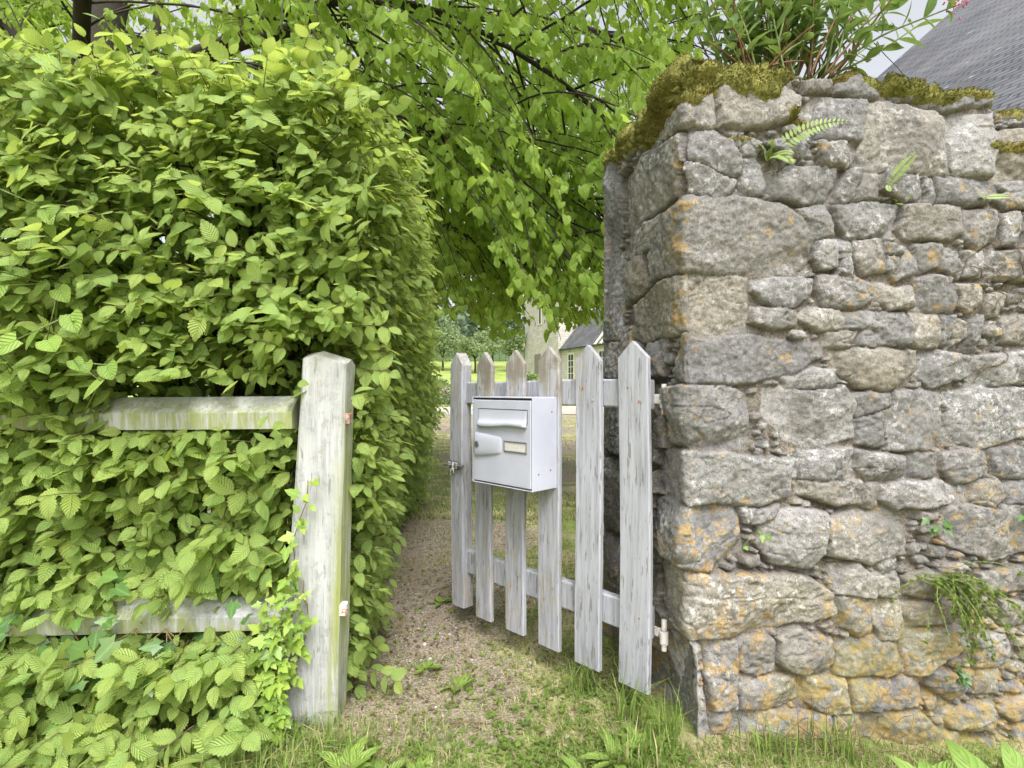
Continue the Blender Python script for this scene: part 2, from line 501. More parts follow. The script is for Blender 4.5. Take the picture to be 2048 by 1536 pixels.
M_DOOR = plain('grey_weathered_door', (0.22, 0.21, 0.19), 0.8, 0.2, 6, 0.3)
M_WIRE = plain('dark_green_netting', (0.035, 0.075, 0.07), 0.8, 0.2, 2, 0.25)


def moss_mat():
    N = NT('moss'); t = N.sep(N.attr('tint')); co = N.coord()
    c = N.mix(t[0], (0.14, 0.142, 0.035), (0.40, 0.385, 0.12)); c = N.mix(t[1], c, (0.20, 0.12, 0.04))
    n = N.noise(co, 90, 4)
    c = N.mix(N.step(n, 0.35, 0.7), N.mix(0.4, c, (0.04, 0.04, 0.012)), c)
    return N.finish(c, 0.95, N.bump(n, 0.8, 0.01), 0.1)


M_MOSS = moss_mat()


def ground_mat():
    N = NT('earth_gravel_and_grass'); co = N.coord()
    t = N.sep(N.attr('tint'))       # r: grass cover, g: gravel cover, b: lawn
    n1 = N.noise(co, 1.3, 5, 0.6); n2 = N.noise(co, 14, 6, 0.7); n3 = N.noise(co, 80, 5, 0.7)
    earth = N.mix(N.step(n3, 0.3, 0.72), (0.17, 0.135, 0.10), (0.40, 0.335, 0.265))
    earth = N.mix(N.step(n2, 0.5, 0.68), earth, (0.19, 0.14, 0.10))
    vc = N.voro(co, 105, 'Color'); vs = N.sep(vc)
    gr = N.mix(vs[0], (0.17, 0.145, 0.115), (0.44, 0.39, 0.33))
    vd = N.voro(co, 105, 'Distance')
    gr = N.mix(N.step(vd, 0.35, 0.7), gr, (0.13, 0.105, 0.085))
    gm = N.math('MULTIPLY', t[1], N.step(N.math('ADD', n2, N.math('MULTIPLY', n1, 0.3)), 0.58, 0.74))
    c = N.mix(gm, earth, gr)
    dry = N.mix(N.step(n3, 0.3, 0.7), (0.30, 0.25, 0.13), (0.50, 0.44, 0.27))
    grn = N.mix(N.step(n3, 0.3, 0.7), (0.11, 0.16, 0.04), (0.26, 0.30, 0.09))
    gs = N.mix(N.step(N.noise(co, 3.3, 5, 0.65), 0.42, 0.6), grn, dry)
    c = N.mix(N.step(N.math('ADD', N.math('MULTIPLY', n2, 0.8), N.math('SUBTRACT', t[0], 0.5)), 0.3, 0.55), c, gs)
    lawn = N.mix(N.step(N.noise(co, 0.35, 6, 0.7), 0.35, 0.68), (0.22, 0.29, 0.07), (0.34, 0.40, 0.12))
    c = N.mix(t[2], c, lawn)
    h = N.math('ADD', N.math('MULTIPLY', n2, 0.4), N.math('ADD', N.math('MULTIPLY', n3, 0.4), N.math('MULTIPLY', vd, -0.25)))
    return N.finish(c, 0.95, N.bump(h, 0.7, 0.02), 0.1)


M_GROUND = ground_mat()
M_ROAD = tint_mat('pale_gravel', (0.44, 0.40, 0.35), (0.56, 0.52, 0.46), 0.95, 9, 0.5)


# ------------------------------------------------------------------ terrain
def gz(x, y):
    x = np.asarray(x, float); y = np.asarray(y, float)
    z = -0.13 * smooth(x, 0.6, 1.7) * smooth(-y, -4.0, -2.6) * (y < 4.2)
    t = np.clip(y - 38, 0, None)
    z = z + 0.115 * np.sqrt(t * t + 9) - 0.345
    z = z + 0.012 * fbm(x * 1.5, y * 1.5, 3, 3) * smooth(-y, -12, -6)
    return z


def spaced(lo, hi, c0, c1, fine, g=1.12):
    a = list(np.arange(c0, c1 + 1e-6, fine)); d = fine; p = a[-1]
    while p < hi: d *= g; p = min(hi, p + d); a.append(p)
    d = fine; p = a[0]
    while p > lo: d *= g; p = max(lo, p - d); a.insert(0, p)
    return np.array(a)


def build_ground():
    xs = spaced(-700, 700, -2.2, 2.6, 0.022); ys = spaced(-60, 900, 1.2, 4.2, 0.022, 1.05)
    X, Y = np.meshgrid(xs, ys)
    Z = gz(X, Y)
    near = smooth(-np.abs(X), -4, -2.6) * smooth(-Y, -6, -4.2)
    Z = Z + near * (0.008 * fbm(X * 22, Y * 22, 1, 3) + 0.014 * np.maximum(0, fbm(X * 5, Y * 5, 5, 3)))
    # grass cover: bare in the gateway, patchy grass on the lane side and further in
    bare = np.exp(-(((X + 0.42) / 0.34) ** 2 + ((Y - 2.6) / 0.75) ** 2)) + 0.5 * np.exp(-(((X + 0.5) / 0.35) ** 2 + ((Y - 4.2) / 1.4) ** 2))
    grass = np.clip(0.56 + 0.25 * smooth(X, -0.1, 0.5) + 0.1 * smooth(-Y, -1.9, -1.5) + 0.3 * fbm(X * 3.2, Y * 3.2, 2, 3) * 1.6 - 0.6 * bare, 0, 1)
    grass = np.where(Y > 4.5, np.clip(0.55 + 0.5 * fbm(X * 0.8, Y * 0.8, 4, 3), 0, 1), grass)
    gravel = np.clip(0.9 - 0.2 * smooth(Y, 6, 12), 0, 1)
    lawn = smooth(Y, 30.5, 31.5)
    n = len(xs); m = len(ys)
    i = np.arange(m - 1)[:, None] * n + np.arange(n - 1)[None]
    Q = np.stack([i, i + 1, i + n + 1, i + n], -1).reshape(-1, 4)
    o = mesh('ground', np.stack([X, Y, Z], -1).reshape(-1, 3), Q, M_GROUND, tint=np.stack([grass, gravel, lawn], -1).reshape(-1, 3))
    tag(o, kind='structure')
    # the pale gravel road beyond the yard
    xs = np.linspace(-60, 60, 121); ys = np.array([22.5, 24, 26, 28, 29.2])
    X, Y = np.meshgrid(xs, ys); n = len(xs)
    i = np.arange(len(ys) - 1)[:, None] * n + np.arange(n - 1)[None]
    Q = np.stack([i, i + 1, i + n + 1, i + n], -1).reshape(-1, 4)
    tag(mesh('road', np.stack([X, Y + 0.4 * np.sin(X * 0.2), gz(X, Y) + 0.02], -1).reshape(-1, 3), Q, M_ROAD, tint=rng.random((X.size, 3))), kind='structure')
    b = MB()
    for k in range(80):
        x0 = -20 + k * 0.5
        b.box((x0, 29.35 + 0.4 * math.sin(x0 * 0.2), -0.02), (x0 + 0.49, 29.5 + 0.4 * math.sin(x0 * 0.2), 0.11 + random.uniform(-.01, .01)), bev=0.02)
    tag(b.build('kerb', M_TRIM), kind='structure')


build_ground()

# ------------------------------------------------------------------ the rubble stone wall (end face, corner, front face)
C0 = np.array([0.53, 1.68]); AF = R(10)
DF = np.array([math.cos(AF), math.sin(AF)]); DE = np.array([-math.sin(AF), math.cos(AF)])
TH = 0.737
H = 2.13


def p2s(px, py):
    k = (px - 1024) / F
    if k >= C0[0] / C0[1]:
        s = (C0[1] * k - C0[0]) / (DF[0] - DF[1] * k); D = C0[1] + DF[1] * s
    else:
        t = (C0[0] - C0[1] * k) / (DE[1] * k - DE[0]); s = -t; D = C0[1] + DE[1] * t
    return s, CZ - (py - 777) / F * D


# outlines of the stones that can be told apart, in two survey sheets (origin and scale below)
SHEET_A = [
 [(250,440),(410,370),(440,290),(580,235),(580,460),(440,462),(250,575)],
 [(590,240),(760,195),(900,260),(990,320),(940,420),(850,455),(700,470),(590,455)],
 [(1000,245),(1120,235),(1130,285),(1010,300)], [(1150,210),(1290,195),(1350,270),(1340,325),(1230,320),(1160,290)],
 [(1400,215),(1470,210),(1490,330),(1400,335),(1380,280)], [(1500,240),(1550,240),(1560,295),(1520,300)],
 [(1520,310),(1880,300),(1890,350),(1640,380),(1520,350)], [(1150,330),(1270,330),(1280,380),(1240,520),(1000,495),(985,430),(1080,340)],
 [(1285,350),(1400,345),(1480,370),(1610,390),(1635,440),(1640,690),(1560,680),(1260,640),(1250,560)],
 [(1650,400),(1850,400),(1860,560),(1840,690),(1680,690),(1645,620)], [(1865,490),(2080,470),(2080,710),(1840,710),(1850,600)],
 [(1860,340),(2080,330),(2080,410),(1870,400)],
 [(430,490),(560,475),(650,530),(690,590),(690,680),(640,690),(540,640),(440,612)], [(610,485),(700,490),(700,540),(650,545)],
 [(705,510),(790,540),(770,600),(700,590)], [(800,530),(1000,525),(1030,600),(930,600),(870,650),(890,590)],
 [(1060,515),(1240,530),(1250,610),(1190,650),(1080,630)], [(430,640),(560,640),(680,710),(640,770),(490,775),(420,770)],
 [(700,620),(770,615),(805,740),(780,780),(700,770)], [(800,680),(880,645),(1130,640),(1130,710),(1090,800),(980,815),(850,785),(820,730)],
 [(1190,665),(1250,670),(1200,800),(1110,800)], [(1250,690),(1330,690),(1325,790),(1220,790)], [(1350,680),(1500,670),(1530,790),(1440,810),(1350,750)],
 [(1505,670),(1560,710),(1575,810),(1535,825)], [(1585,700),(1830,710),(1880,770),(1800,820),(1600,810)], [(1860,725),(2080,720),(2080,840),(1900,845),(1850,800)],
 [(320,905),(420,800),(700,785),(880,830),(980,890),(1020,980),(1010,1100),(930,1140),(740,1130),(600,1130),(440,1130),(300,1165),(290,1070)],
 [(970,850),(1090,825),(1110,860),(1110,960),(1030,980)], [(1125,830),(1250,815),(1420,830),(1420,880),(1400,960),(1180,970),(1140,900)],
 [(1440,835),(1690,840),(1690,950),(1640,985),(1450,970),(1420,920)], [(1710,850),(1850,860),(1855,980),(1770,1030),(1700,950)],
 [(1885,880),(1960,870),(1975,1000),(1890,1000)], [(1985,880),(2080,880),(2080,1010),(1990,1010)],
 [(1040,995),(1120,990),(1135,1100),(1060,1120),(1030,1060)], [(1130,980),(1190,990),(1185,1140),(1140,1130)],
 [(1220,980),(1330,980),(1350,1120),(1260,1140),(1225,1090)], [(1350,1000),(1440,1020),(1430,1050),(1360,1050)],
 [(1365,1055),(1420,1055),(1410,1130),(1360,1110)], [(1430,1050),(1480,1020),(1490,1130),(1420,1160),(1400,1130)],
 [(1500,1010),(1600,1010),(1590,1110),(1520,1140),(1490,1090)], [(1600,1020),(1680,1040),(1700,1090),(1690,1150),(1600,1110)],
 [(1720,1040),(1790,1040),(1790,1150),(1720,1140)], [(1850,1040),(2080,1040),(2080,1165),(1870,1160),(1810,1110)],
 [(290,1200),(440,1140),(620,1130),(735,1160),(730,1380),(650,1410),(490,1430),(440,1400),(270,1450),(190,1440),(190,1290)],
 [(750,1175),(880,1155),(1010,1175),(1000,1250),(930,1290),(800,1265),(750,1220)], [(1050,1160),(1200,1150),(1290,1190),(1300,1260),(1220,1300),(1080,1290),(1045,1220)],
 [(1320,1175),(1400,1200),(1470,1190),(1470,1290),(1370,1300),(1320,1250)], [(1500,1170),(1650,1155),(1690,1240),(1660,1310),(1510,1300),(1490,1230)],
 [(1695,1185),(1780,1200),(1800,1270),(1730,1310),(1690,1280)], [(1830,1240),(1900,1230),(1890,1330),(1830,1330)],
 [(750,1305),(930,1305),(940,1380),(840,1390),(750,1370)], [(950,1340),(1010,1310),(1150,1320),(1150,1390),(1050,1400)],
 [(1165,1320),(1300,1325),(1300,1385),(1170,1385)], [(1310,1330),(1440,1330),(1470,1400),(1460,1470),(1320,1470),(1305,1400)],
 [(1490,1325),(1600,1325),(1605,1470),(1500,1475),(1480,1440)], [(1612,1325),(1660,1330),(1650,1460),(1612,1460)],
 [(1664,1325),(1720,1350),(1725,1430),(1655,1480)], [(1740,1360),(1800,1340),(1790,1500),(1720,1490)], [(1900,1340),(2080,1320),(2080,1460),(1910,1450)],
 [(1090,1400),(1230,1400),(1200,1470),(1090,1470)], [(1230,1415),(1300,1400),(1290,1470),(1210,1470)],
 [(130,700),(240,600),(425,500),(435,615),(400,785),(160,950),(120,850)], [(150,980),(315,875),(312,1000),(160,1075)],
 [(150,1100),(230,1050),(240,1200),(150,1300)], [(75,620),(120,600),(115,1000),(75,1040)], [(75,1060),(140,1050),(140,1440),(75,1450)],
]
SHEET_B = [
 [(320,-8),(350,-15),(830,10),(840,60),(740,120),(600,150),(350,150),(300,130)], [(700,140),(800,105),(885,110),(880,165),(720,170)],
 [(870,45),(960,35),(1170,45),(1170,110),(1080,170),(960,165),(900,110)], [(1175,60),(1260,40),(1350,60),(1350,130),(1240,170),(1180,120)],
 [(1380,60),(1600,40),(1600,150),(1440,160),(1370,120)], [(285,180),(370,160),(500,165),(560,200),(585,300),(560,380),(450,400),(370,382),(285,370)],
 [(640,180),(900,175),(940,220),(940,350),(830,380),(720,350),(640,270)], [(945,195),(1080,190),(1080,235),(960,265)],
 [(950,275),(1035,262),(1050,380),(960,370)], [(1090,190),(1280,190),(1280,310),(1230,395),(1060,390),(1050,250)],
 [(1290,190),(1440,165),(1600,180),(1600,340),(1420,385),(1280,355)], [(240,400),(370,400),(560,420),(715,425),(715,560),(620,590),(380,585),(290,560),(240,520)],
 [(725,395),(940,400),(950,490),(880,500),(730,495)], [(960,400),(1110,420),(1130,500),(1000,500),(960,460)], [(1140,415),(1230,410),(1235,490),(1150,490)],
 [(1270,420),(1330,395),(1430,400),(1430,490),(1310,505),(1270,470)], [(1450,395),(1600,395),(1600,490),(1460,490)], [(760,510),(975,510),(975,590),(880,595),(750,560)],
 [(985,520),(1030,520),(1025,590),(985,590)], [(1050,520),(1250,510),(1360,525),(1350,580),(1100,605),(1050,570)], [(1370,520),(1450,500),(1480,560),(1440,590),(1370,580)],
 [(1490,500),(1600,510),(1600,590),(1495,585)], [(240,560),(370,590),(530,600),(555,650),(540,720),(440,830),(370,822),(240,740)], [(530,590),(600,600),(570,650),(545,640)],
 [(580,620),(680,600),(650,640),(590,650)], [(620,640),(720,610),(840,625),(840,770),(780,815),(650,800),(600,730)],
 [(850,640),(960,620),(1080,605),(1130,680),(1130,760),(1000,800),(850,770)], [(1280,610),(1380,590),(1600,600),(1600,730),(1440,780),(1300,740),(1260,680)],
 [(250,760),(370,845),(430,840),(780,850),(870,910),(880,985),(700,1035),(560,1060),(420,1065),(350,1070),(250,960)], [(880,820),(960,815),(1010,850),(1000,910),(880,910)],
 [(1010,790),(1095,785),(1100,810),(1050,830)], [(1010,840),(1095,830),(1090,920),(1020,910)], [(1130,850),(1220,830),(1300,870),(1240,940),(1140,910)],
 [(890,925),(1005,925),(1005,1030),(960,1065),(910,1030)], [(1018,930),(1110,940),(1115,1060),(1040,1070),(1014,1000)], [(1122,950),(1300,945),(1310,1010),(1130,1030)],
 [(1400,840),(1600,810),(1600,890),(1420,900)], [(1470,930),(1600,950),(1600,1020),(1480,1010)], [(415,1090),(520,1070),(530,1200),(525,1320),(440,1320),(420,1200)],
 [(540,1080),(620,1060),(665,1090),(660,1180),(600,1200),(540,1180)], [(670,1080),(750,1045),(870,1075),(885,1160),(850,1200),(730,1195),(670,1150)],
 [(890,1110),(960,1075),(1090,1080),(1115,1180),(1040,1205),(900,1200)], [(1125,1060),(1330,1030),(1340,1100),(1200,1190),(1130,1190)],
 [(1380,1060),(1490,1050),(1520,1110),(1500,1170),(1380,1170)], [(545,1210),(740,1210),(750,1290),(700,1320),(550,1325)], [(780,1220),(920,1220),(930,1340),(850,1345),(780,1300)],
 [(950,1210),(1070,1215),(1080,1300),(1030,1340),(950,1330)], [(1090,1200),(1180,1200),(1190,1300),(1090,1320)], [(1230,1190),(1380,1190),(1370,1260),(1300,1295),(1220,1250)],
 [(1390,1180),(1470,1180),(1460,1270),(1380,1270)], [(1270,1330),(1440,1310),(1460,1400),(1310,1400)], [(440,1340),(515,1340),(500,1440),(440,1430)],
 [(530,1340),(720,1340),(860,1350),(855,1440),(760,1470),(530,1460)], [(865,1350),(960,1350),(950,1440),(880,1450)], [(980,1350),(1180,1340),(1250,1400),(1200,1460),(990,1460)],
 [(830,1490),(1100,1480),(1110,1560),(840,1560)], [(240,1040),(300,1090),(360,1180),(350,1330),(250,1260)],
]


def stone_polys():
    out = []
    for P in SHEET_A:
        out.append([p2s(1180 + x / 2.2926, 50 + y / 2.2926) for x, y in P])
    for P in SHEET_B:
        out.append([p2s(1180 + x / 1.7949, 680 + y / 1.7949) for x, y in P])
    return [np.array(p) for p in out]


S0, S1, ZB, VT = -TH, 2.6, -0.34, 0.30
DS = 0.0042
sg = np.arange(S0, S1, DS); vg = np.arange(ZB, H + VT, DS)
SS, VV = np.meshgrid(sg, vg)
LAB = np.zeros(SS.shape, np.int32)                      # stone number on the raster
DIN = np.zeros(SS.shape)                                # distance inside its outline
wS = SS + 0.012 * fbm(SS * 9, VV * 9, 0, 3) + 0.005 * fbm(SS * 40, VV * 40, 2, 2)
wV = VV + 0.012 * fbm(SS * 9 + 50, VV * 9 + 31, 4, 3) + 0.005 * fbm(SS * 40 + 9, VV * 40, 5, 2)


def put_stone(poly, k, test=False):
    lo = poly.min(0) - 0.03; hi = poly.max(0) + 0.03
    i0 = max(0, int((lo[0] - S0) / DS)); i1 = min(len(sg), int((hi[0] - S0) / DS) + 1)
    j0 = max(0, int((lo[1] - ZB) / DS)); j1 = min(len(vg), int((hi[1] - ZB) / DS) + 1)
    if i1 <= i0 or j1 <= j0: return False
    x = wS[j0:j1, i0:i1]; y = wV[j0:j1, i0:i1]
    inside = np.zeros(x.shape, bool); d = np.full(x.shape, 1e9)
    n = len(poly)
    for a in range(n):
        p = poly[a]; q = poly[(a + 1) % n]; e = q - p
        t = np.clip(((x - p[0]) * e[0] + (y - p[1]) * e[1]) / max(e @ e, 1e-12), 0, 1)
        d = np.minimum(d, np.hypot(x - p[0] - t * e[0], y - p[1] - t * e[1]))
        c = (p[1] > y) != (q[1] > y)
        with np.errstate(divide='ignore', invalid='ignore'):
            inside ^= c & (x < (q[0] - p[0]) * (y - p[1]) / (q[1] - p[1] + 1e-12) + p[0])
    L = LAB[j0:j1, i0:i1]; Dn = DIN[j0:j1, i0:i1]
    if test:
        if (L[inside] > 0).any() or inside.sum() < 6: return False
    w = inside & (L == 0)
    L[w] = k; Dn[w] = d[w]
    return True


def blob(c, w, h, r):
    n = r.integers(6, 9); a = np.sort((np.arange(n) + r.random(n) * 0.7) / n * 2 * np.pi)
    e = 0.55
    return np.stack([c[0] + w * np.sign(np.cos(a)) * np.abs(np.cos(a)) ** e, c[1] + h * np.sign(np.sin(a)) * np.abs(np.sin(a)) ** e], -1)


def build_wall():
    wr = np.random.default_rng(21)
    NS = 0; wrap = []
    for p in stone_polys():
        c_ = p.mean(0); ext = np.ptp(p, axis=0) / 2
        NS += 1; put_stone(c_ + (p - c_) * (1 + 0.011 / np.maximum(ext, 0.02)), NS)
    n_drawn = NS
    # the dressed blocks of the end face that stand behind the gate
    for z0_, z1_, cut in ((-0.33, 0.14, 0.34), (0.15, 0.47, 0.46), (0.48, 0.80, 0.30), (0.81, 1.10, 0.44), (1.11, 1.33, 0.36)):
        for a_, b_ in ((-0.735, -cut - 0.006), (-cut + 0.006, -0.155)):
            NS += 1; put_stone(np.array([(a_, z0_ + 0.01), ((a_ + b_) / 2, z0_), (b_, z0_ + 0.008), (b_ - 0.005, (z0_ + z1_) / 2), (b_, z1_ - 0.006), ((a_ + b_) / 2, z1_), (a_, z1_ - 0.01)]), NS)
    for (w, h, tries) in ((0.14, 0.075, 900), (0.10, 0.055, 1200), (0.07, 0.038, 1800), (0.045, 0.026, 2600), (0.028, 0.017, 5200), (0.017, 0.011, 9000), (0.010, 0.007, 14000)):
        for _ in range(tries):
            big = w > 0.06
            s = wr.uniform(S0, S1) if (not big or wr.random() < 0.3) else wr.uniform(1.22, S1)
            v = wr.uniform(ZB, H - 0.03)
            ww = w * wr.uniform(0.7, 1.25); hh = h * wr.uniform(0.75, 1.2)
            if put_stone(blob((s, v), ww * 1.06, hh * 1.06, wr), NS + 1, test=True):
                NS += 1
    k = LAB; per = np.random.default_rng(5).random((NS + 1, 8))
    # size of each stone -> how far it stands out
    cnt = np.bincount(k.ravel(), minlength=NS + 1)
    cs = np.bincount(k.ravel(), SS.ravel(), NS + 1) / np.maximum(cnt, 1); cv = np.bincount(k.ravel(), VV.ravel(), NS + 1) / np.maximum(cnt, 1)
    area = cnt * DS * DS
    out = (0.013 + 0.012 * np.clip(np.sqrt(area) / 0.16, 0, 1)) * (0.75 + 0.5 * per[:, 0])
    out = np.where(area < 0.0009, 0.006 + 0.3 * out, out)
    rad = np.clip(np.sqrt(area) * 0.13, 0.004, 0.014) * (0.7 + 0.7 * per[:, 1])
    t = np.clip(DIN / rad[k], 0, 1)
    prof = np.sqrt(np.clip(1 - (1 - t) ** 2, 0, 1))
    body = prof * out[k] + 0.010 * np.clip(DIN / 0.07, 0, 1) * per[k, 4]
    tilt = ((per[k, 2] - 0.5) * 0.24 * (SS - cs[k]) + (per[k, 3] - 0.5) * 0.30 * (VV - cv[k])) * prof
    fr_ = np.random.default_rng(8).random((NS + 1, 3, 2)); rs = np.sqrt(area)
    for f_ in range(3):
        th = fr_[k, f_, 0] * 2 * np.pi
        dd = (SS - cs[k]) * np.cos(th) + (VV - cv[k]) * np.sin(th) - (0.05 + 0.32 * fr_[k, f_, 1]) * rs[k] + 0.012 * fbm(SS * 12, VV * 12, f_, 2)
        tilt = tilt - 0.28 * np.clip(dd, 0, 0.06)
    rough = 0.008 * fbm(SS * 14 + k * 3.1, VV * 14 + k * 1.7, 1, 5, 0.62) + 0.006 * fbm(SS * 60, VV * 60, 3, 3, 0.7)
    ridge = 0.006 * np.abs(fbm(SS * 7 + k * 2.3, VV * 9 + k, 6, 3))
    strat = -0.006 * smooth(np.abs(fbm(SS * 4.5 + k, VV * 15 + k * 5.0, 7, 2)), 0.0, 0.03) + 0.006; strat = strat * (per[k, 0] > 0.45)
    big = 0.02 * fbm(SS * 1.8, VV * 1.8, 2, 2)
    hole = smooth(fbm(SS * 5.5, VV * 5.5, 4, 3), 0.05, 0.36)
    mort = -0.022 - 0.026 * hole + 0.010 * fbm(SS * 30, VV * 30, 5, 4)
    hgt = np.where(k > 0, np.maximum(mort, -0.016 + body + tilt + (rough + ridge - strat) * (0.35 + 0.65 * prof)), mort) + big
    hgt = hgt * smooth(SS, S0, S0 + 0.03)
    flat_ = smooth(-VV, -0.36, -0.26) * smooth(SS, -0.34, -0.06) * smooth(-SS + 0.008 * np.sin(VV * 30), -0.052, -0.030)
    hgt = hgt * (1 - flat_) + flat_ * (-0.004 + 0.022 * fbm(SS * 11, VV * 8, 3, 5, 0.6))
    # plan curve with a rounded corner
    q = np.linspace(S0 - 0.2, S1 + 0.2, 4001)
    base = np.where(q[:, None] < 0, C0 - q[:, None] * DE, C0 + q[:, None] * DF)
    ker = np.hanning(int(0.07 / (q[1] - q[0]))); ker /= ker.sum(); pad = len(ker)
    bp = np.stack([np.convolve(np.pad(base[:, i], pad, mode='reflect', reflect_type='odd'), ker, 'same')[pad:-pad] for i in (0, 1)], -1)
    tg = unit(np.gradient(bp, axis=0)); nn = np.stack([tg[:, 1], -tg[:, 0]], -1)
    PX = np.interp(SS, q, bp[:, 0]); PY = np.interp(SS, q, bp[:, 1])
    NX = np.interp(SS, q, nn[:, 0]); NY = np.interp(SS, q, nn[:, 1])
    # profile: upright, a quarter round, then in over the top
    top = H - 0.03 + 0.035 * fbm(SS * 2.2, SS * 0 + 4.0, 1, 3) + 0.02 * (SS > 0.2) * (SS < 0.62) - 0.06 * smooth(SS, 1.13, 1.16)
    r = 0.05
    over = VV - (top - r)
    a = np.clip(over / r, 0, np.pi / 2)
    flat = np.clip(over - r * np.pi / 2, 0, None)
    inn = np.where(over > 0, r * (1 - np.cos(a)) + flat, 0)
    Z = np.where(over > 0, top - r + r * np.sin(a), VV)
    ca = np.where(over > 0, np.cos(a), 1.0); sa = np.where(over > 0, np.sin(a), 0.0)
    # the corner stones sit back below the lowest long quoin, old render left there
    back = smooth(-Z, -0.36, -0.24) * smooth(SS, -0.45, -0.02) * smooth(-SS, -0.05, 0.04)
    shift = back * (0.04 + 0.18 * np.clip(0.34 - Z, 0, 0.5))
    X = PX + NX * (hgt * ca - inn) + DF[0] * shift
    Y = PY + NY * (hgt * ca - inn) + DF[1] * shift
    Z = Z + hgt * sa
    n = len(sg); m = len(vg)
    i = np.arange(m - 1)[:, None] * n + np.arange(n - 1)[None]
    Q = np.stack([i, i + 1, i + n + 1, i + n], -1).reshape(-1, 4)
    mm = np.where(k > 0, 1 - smooth(t, 0.05, 0.38), 1.0)
    # colours of single stones
    tr = per[k, 5]; tg_ = np.clip(per[k, 6] * 1.4 - 0.75, 0, 1); tb = np.clip(per[k, 7] * 2.4 - 1.5, 0, 1)
    lich = np.clip(0.34 + 0.62 * np.exp(-((SS + 0.045) / 0.06) ** 2) * smooth(Z, 0.95, 1.2) * smooth(-Z, -1.95, -1.75)
                   + 0.5 * smooth(-Z, -0.45, -0.05) + 0.25 * smooth(-Z, -0.9, -0.4) - 0.12 * smooth(Z, 1.2, 1.8) + 0.3 * (per[k, 1] > 0.86), 0, 1.3)
    lich = lich * np.where(k > 0, 1, 0.75)
    alg = smooth(-Z, -0.7, -0.1) * smooth(SS, 0.1, 0.5) * (0.4 + 0.6 * (per[k, 2] > 0.4))
    pl = np.clip(flat_ * 1.3 + 0.15 * (SS < -0.64) , 0, 1)
    wall = thing('stone_wall', 'tall rubble stone wall with moss along its top, ending at the gate', 'wall', (C0[0], C0[1], 0))
    off = np.array([C0[0], C0[1], 0])
    V = np.stack([X, Y, Z], -1)
    mesh('stonework', V.reshape(-1, 3) - off, Q, M_STONE, wall, tint=np.stack([tr, tg_, tb], -1).reshape(-1, 3),
         extra={'mortar': mm.ravel(), 'lichen': lich.ravel(), 'algae': alg.ravel(), 'plaster': pl.ravel()})
    # heart of the wall behind the faced stones
    b = MB()
    M = Matrix.Rotation(AF, 4, 'Z')
    b.box((0.06, 0.03, -0.3), (S1 + 1.4, TH - 0.03, H - 0.07), M, bev=0.03)
    core = b.build('wall_core', M_STONE, wall)
    # moss: a lumpy pad over the top edge and hanging tufts
    drop = np.interp(SS, [-0.74, -0.6, -0.35, -0.1, 0.0, 0.03, 0.06, 0.13, 0.2, 0.26, 0.31, 0.37, 0.42, 0.5, 0.6, 0.75, 0.95, 1.1, 1.2, 1.6, 2.6],
                     [0.06, 0.10, 0.14, 0.16, 0.16, 0.16, 0.13, 0.09, 0.14, 0.17, 0.14, 0.08, 0.03, 0.02, 0.04, 0.09, 0.10, 0.05, 0.03, 0.05, 0.05])
    dm = (VV - (top - drop)) + 0.035 * fbm(SS * 14, VV * 9, 6, 4)
    mk = smooth(dm, 0.0, 0.045)
    spot = lambda s0, z0, a_, b_: smooth(1 - ((SS - s0) / a_) ** 2 - ((VV - z0) / b_) ** 2 + 1.2 * fbm(SS * 25, VV * 25, 2, 2), 0.0, 0.5)
    mk = np.maximum(mk, 0.8 * spot(0.40, 1.945, 0.05, 0.03)); mk = np.maximum(mk, 0.5 * spot(0.17, 1.86, 0.06, 0.012)); mk = np.maximum(mk, 0.7 * spot(1.2, 1.9, 0.1, 0.02))
    thick = mk * (0.014 + 0.020 * np.clip(fbm(SS * 13, VV * 13, 1, 3) + 0.45, 0, 1.2) * smooth(dm, 0, 0.12))
    # outward direction of the surface
    OX = NX * ca; OY = NY * ca; OZ = sa
    mv = V + np.stack([OX, OY, OZ], -1) * (thick - 0.004 * (1 - mk) - 0.003)[..., None]
    st_ = 2
    sub = mv[::st_, ::st_]; mks = mk[::st_, ::st_]
    jj, ii = sub.shape[:2]
    i = np.arange(jj - 1)[:, None] * ii + np.arange(ii - 1)[None]
    keep = np.maximum.reduce([mks[:-1, :-1], mks[1:, :-1], mks[:-1, 1:], mks[1:, 1:]]) > 0.04
    Q = np.stack([i, i + 1, i + ii + 1, i + ii], -1)[keep]
    used, inv = np.unique(Q.ravel(), return_inverse=True)
    mt = np.stack([0.35 + 0.6 * fbm(SS * 20, VV * 20, 3, 3), np.clip(fbm(SS * 5, VV * 5, 6, 3) * 1.2 - 0.2 + 0.4 * smooth(-dm, -0.06, 0.0), 0, 0.8), 0 * SS], -1)[::st_, ::st_].reshape(-1, 3)
    V1 = sub.reshape(-1, 3)[used]; T1 = mt[used]
    # tufts
    jx, ix = np.nonzero(mk > 0.3)
    r2 = np.random.default_rng(9)
    w = (mk[jx, ix] + 0.2); w = w / w.sum()
    vis = (SS[jx, ix] < 1.9) * (VV[jx, ix] < H + 0.14) + 0.12; w = w * vis; w /= w.sum()
    pick = r2.choice(len(jx), 60000, p=w)
    P = mv[jx[pick], ix[pick]]; Nn = np.stack([OX, OY, OZ], -1)[jx[pick], ix[pick]]
    d = unit(Nn + 0.75 * r2.normal(size=P.shape) * 0.6 + np.array([0, 0, 0.15]))
    L = (0.004 + 0.007 * r2.random(len(P)) ** 1.5)[:, None]; wd = unit(np.cross(d, r2.normal(size=P.shape))) * L * 0.22
    VT_ = np.concatenate([P - wd, P + wd, P + d * L], 1).reshape(-1, 3)
    Tt = np.arange(len(VT_)).reshape(-1, 3) + len(V1)
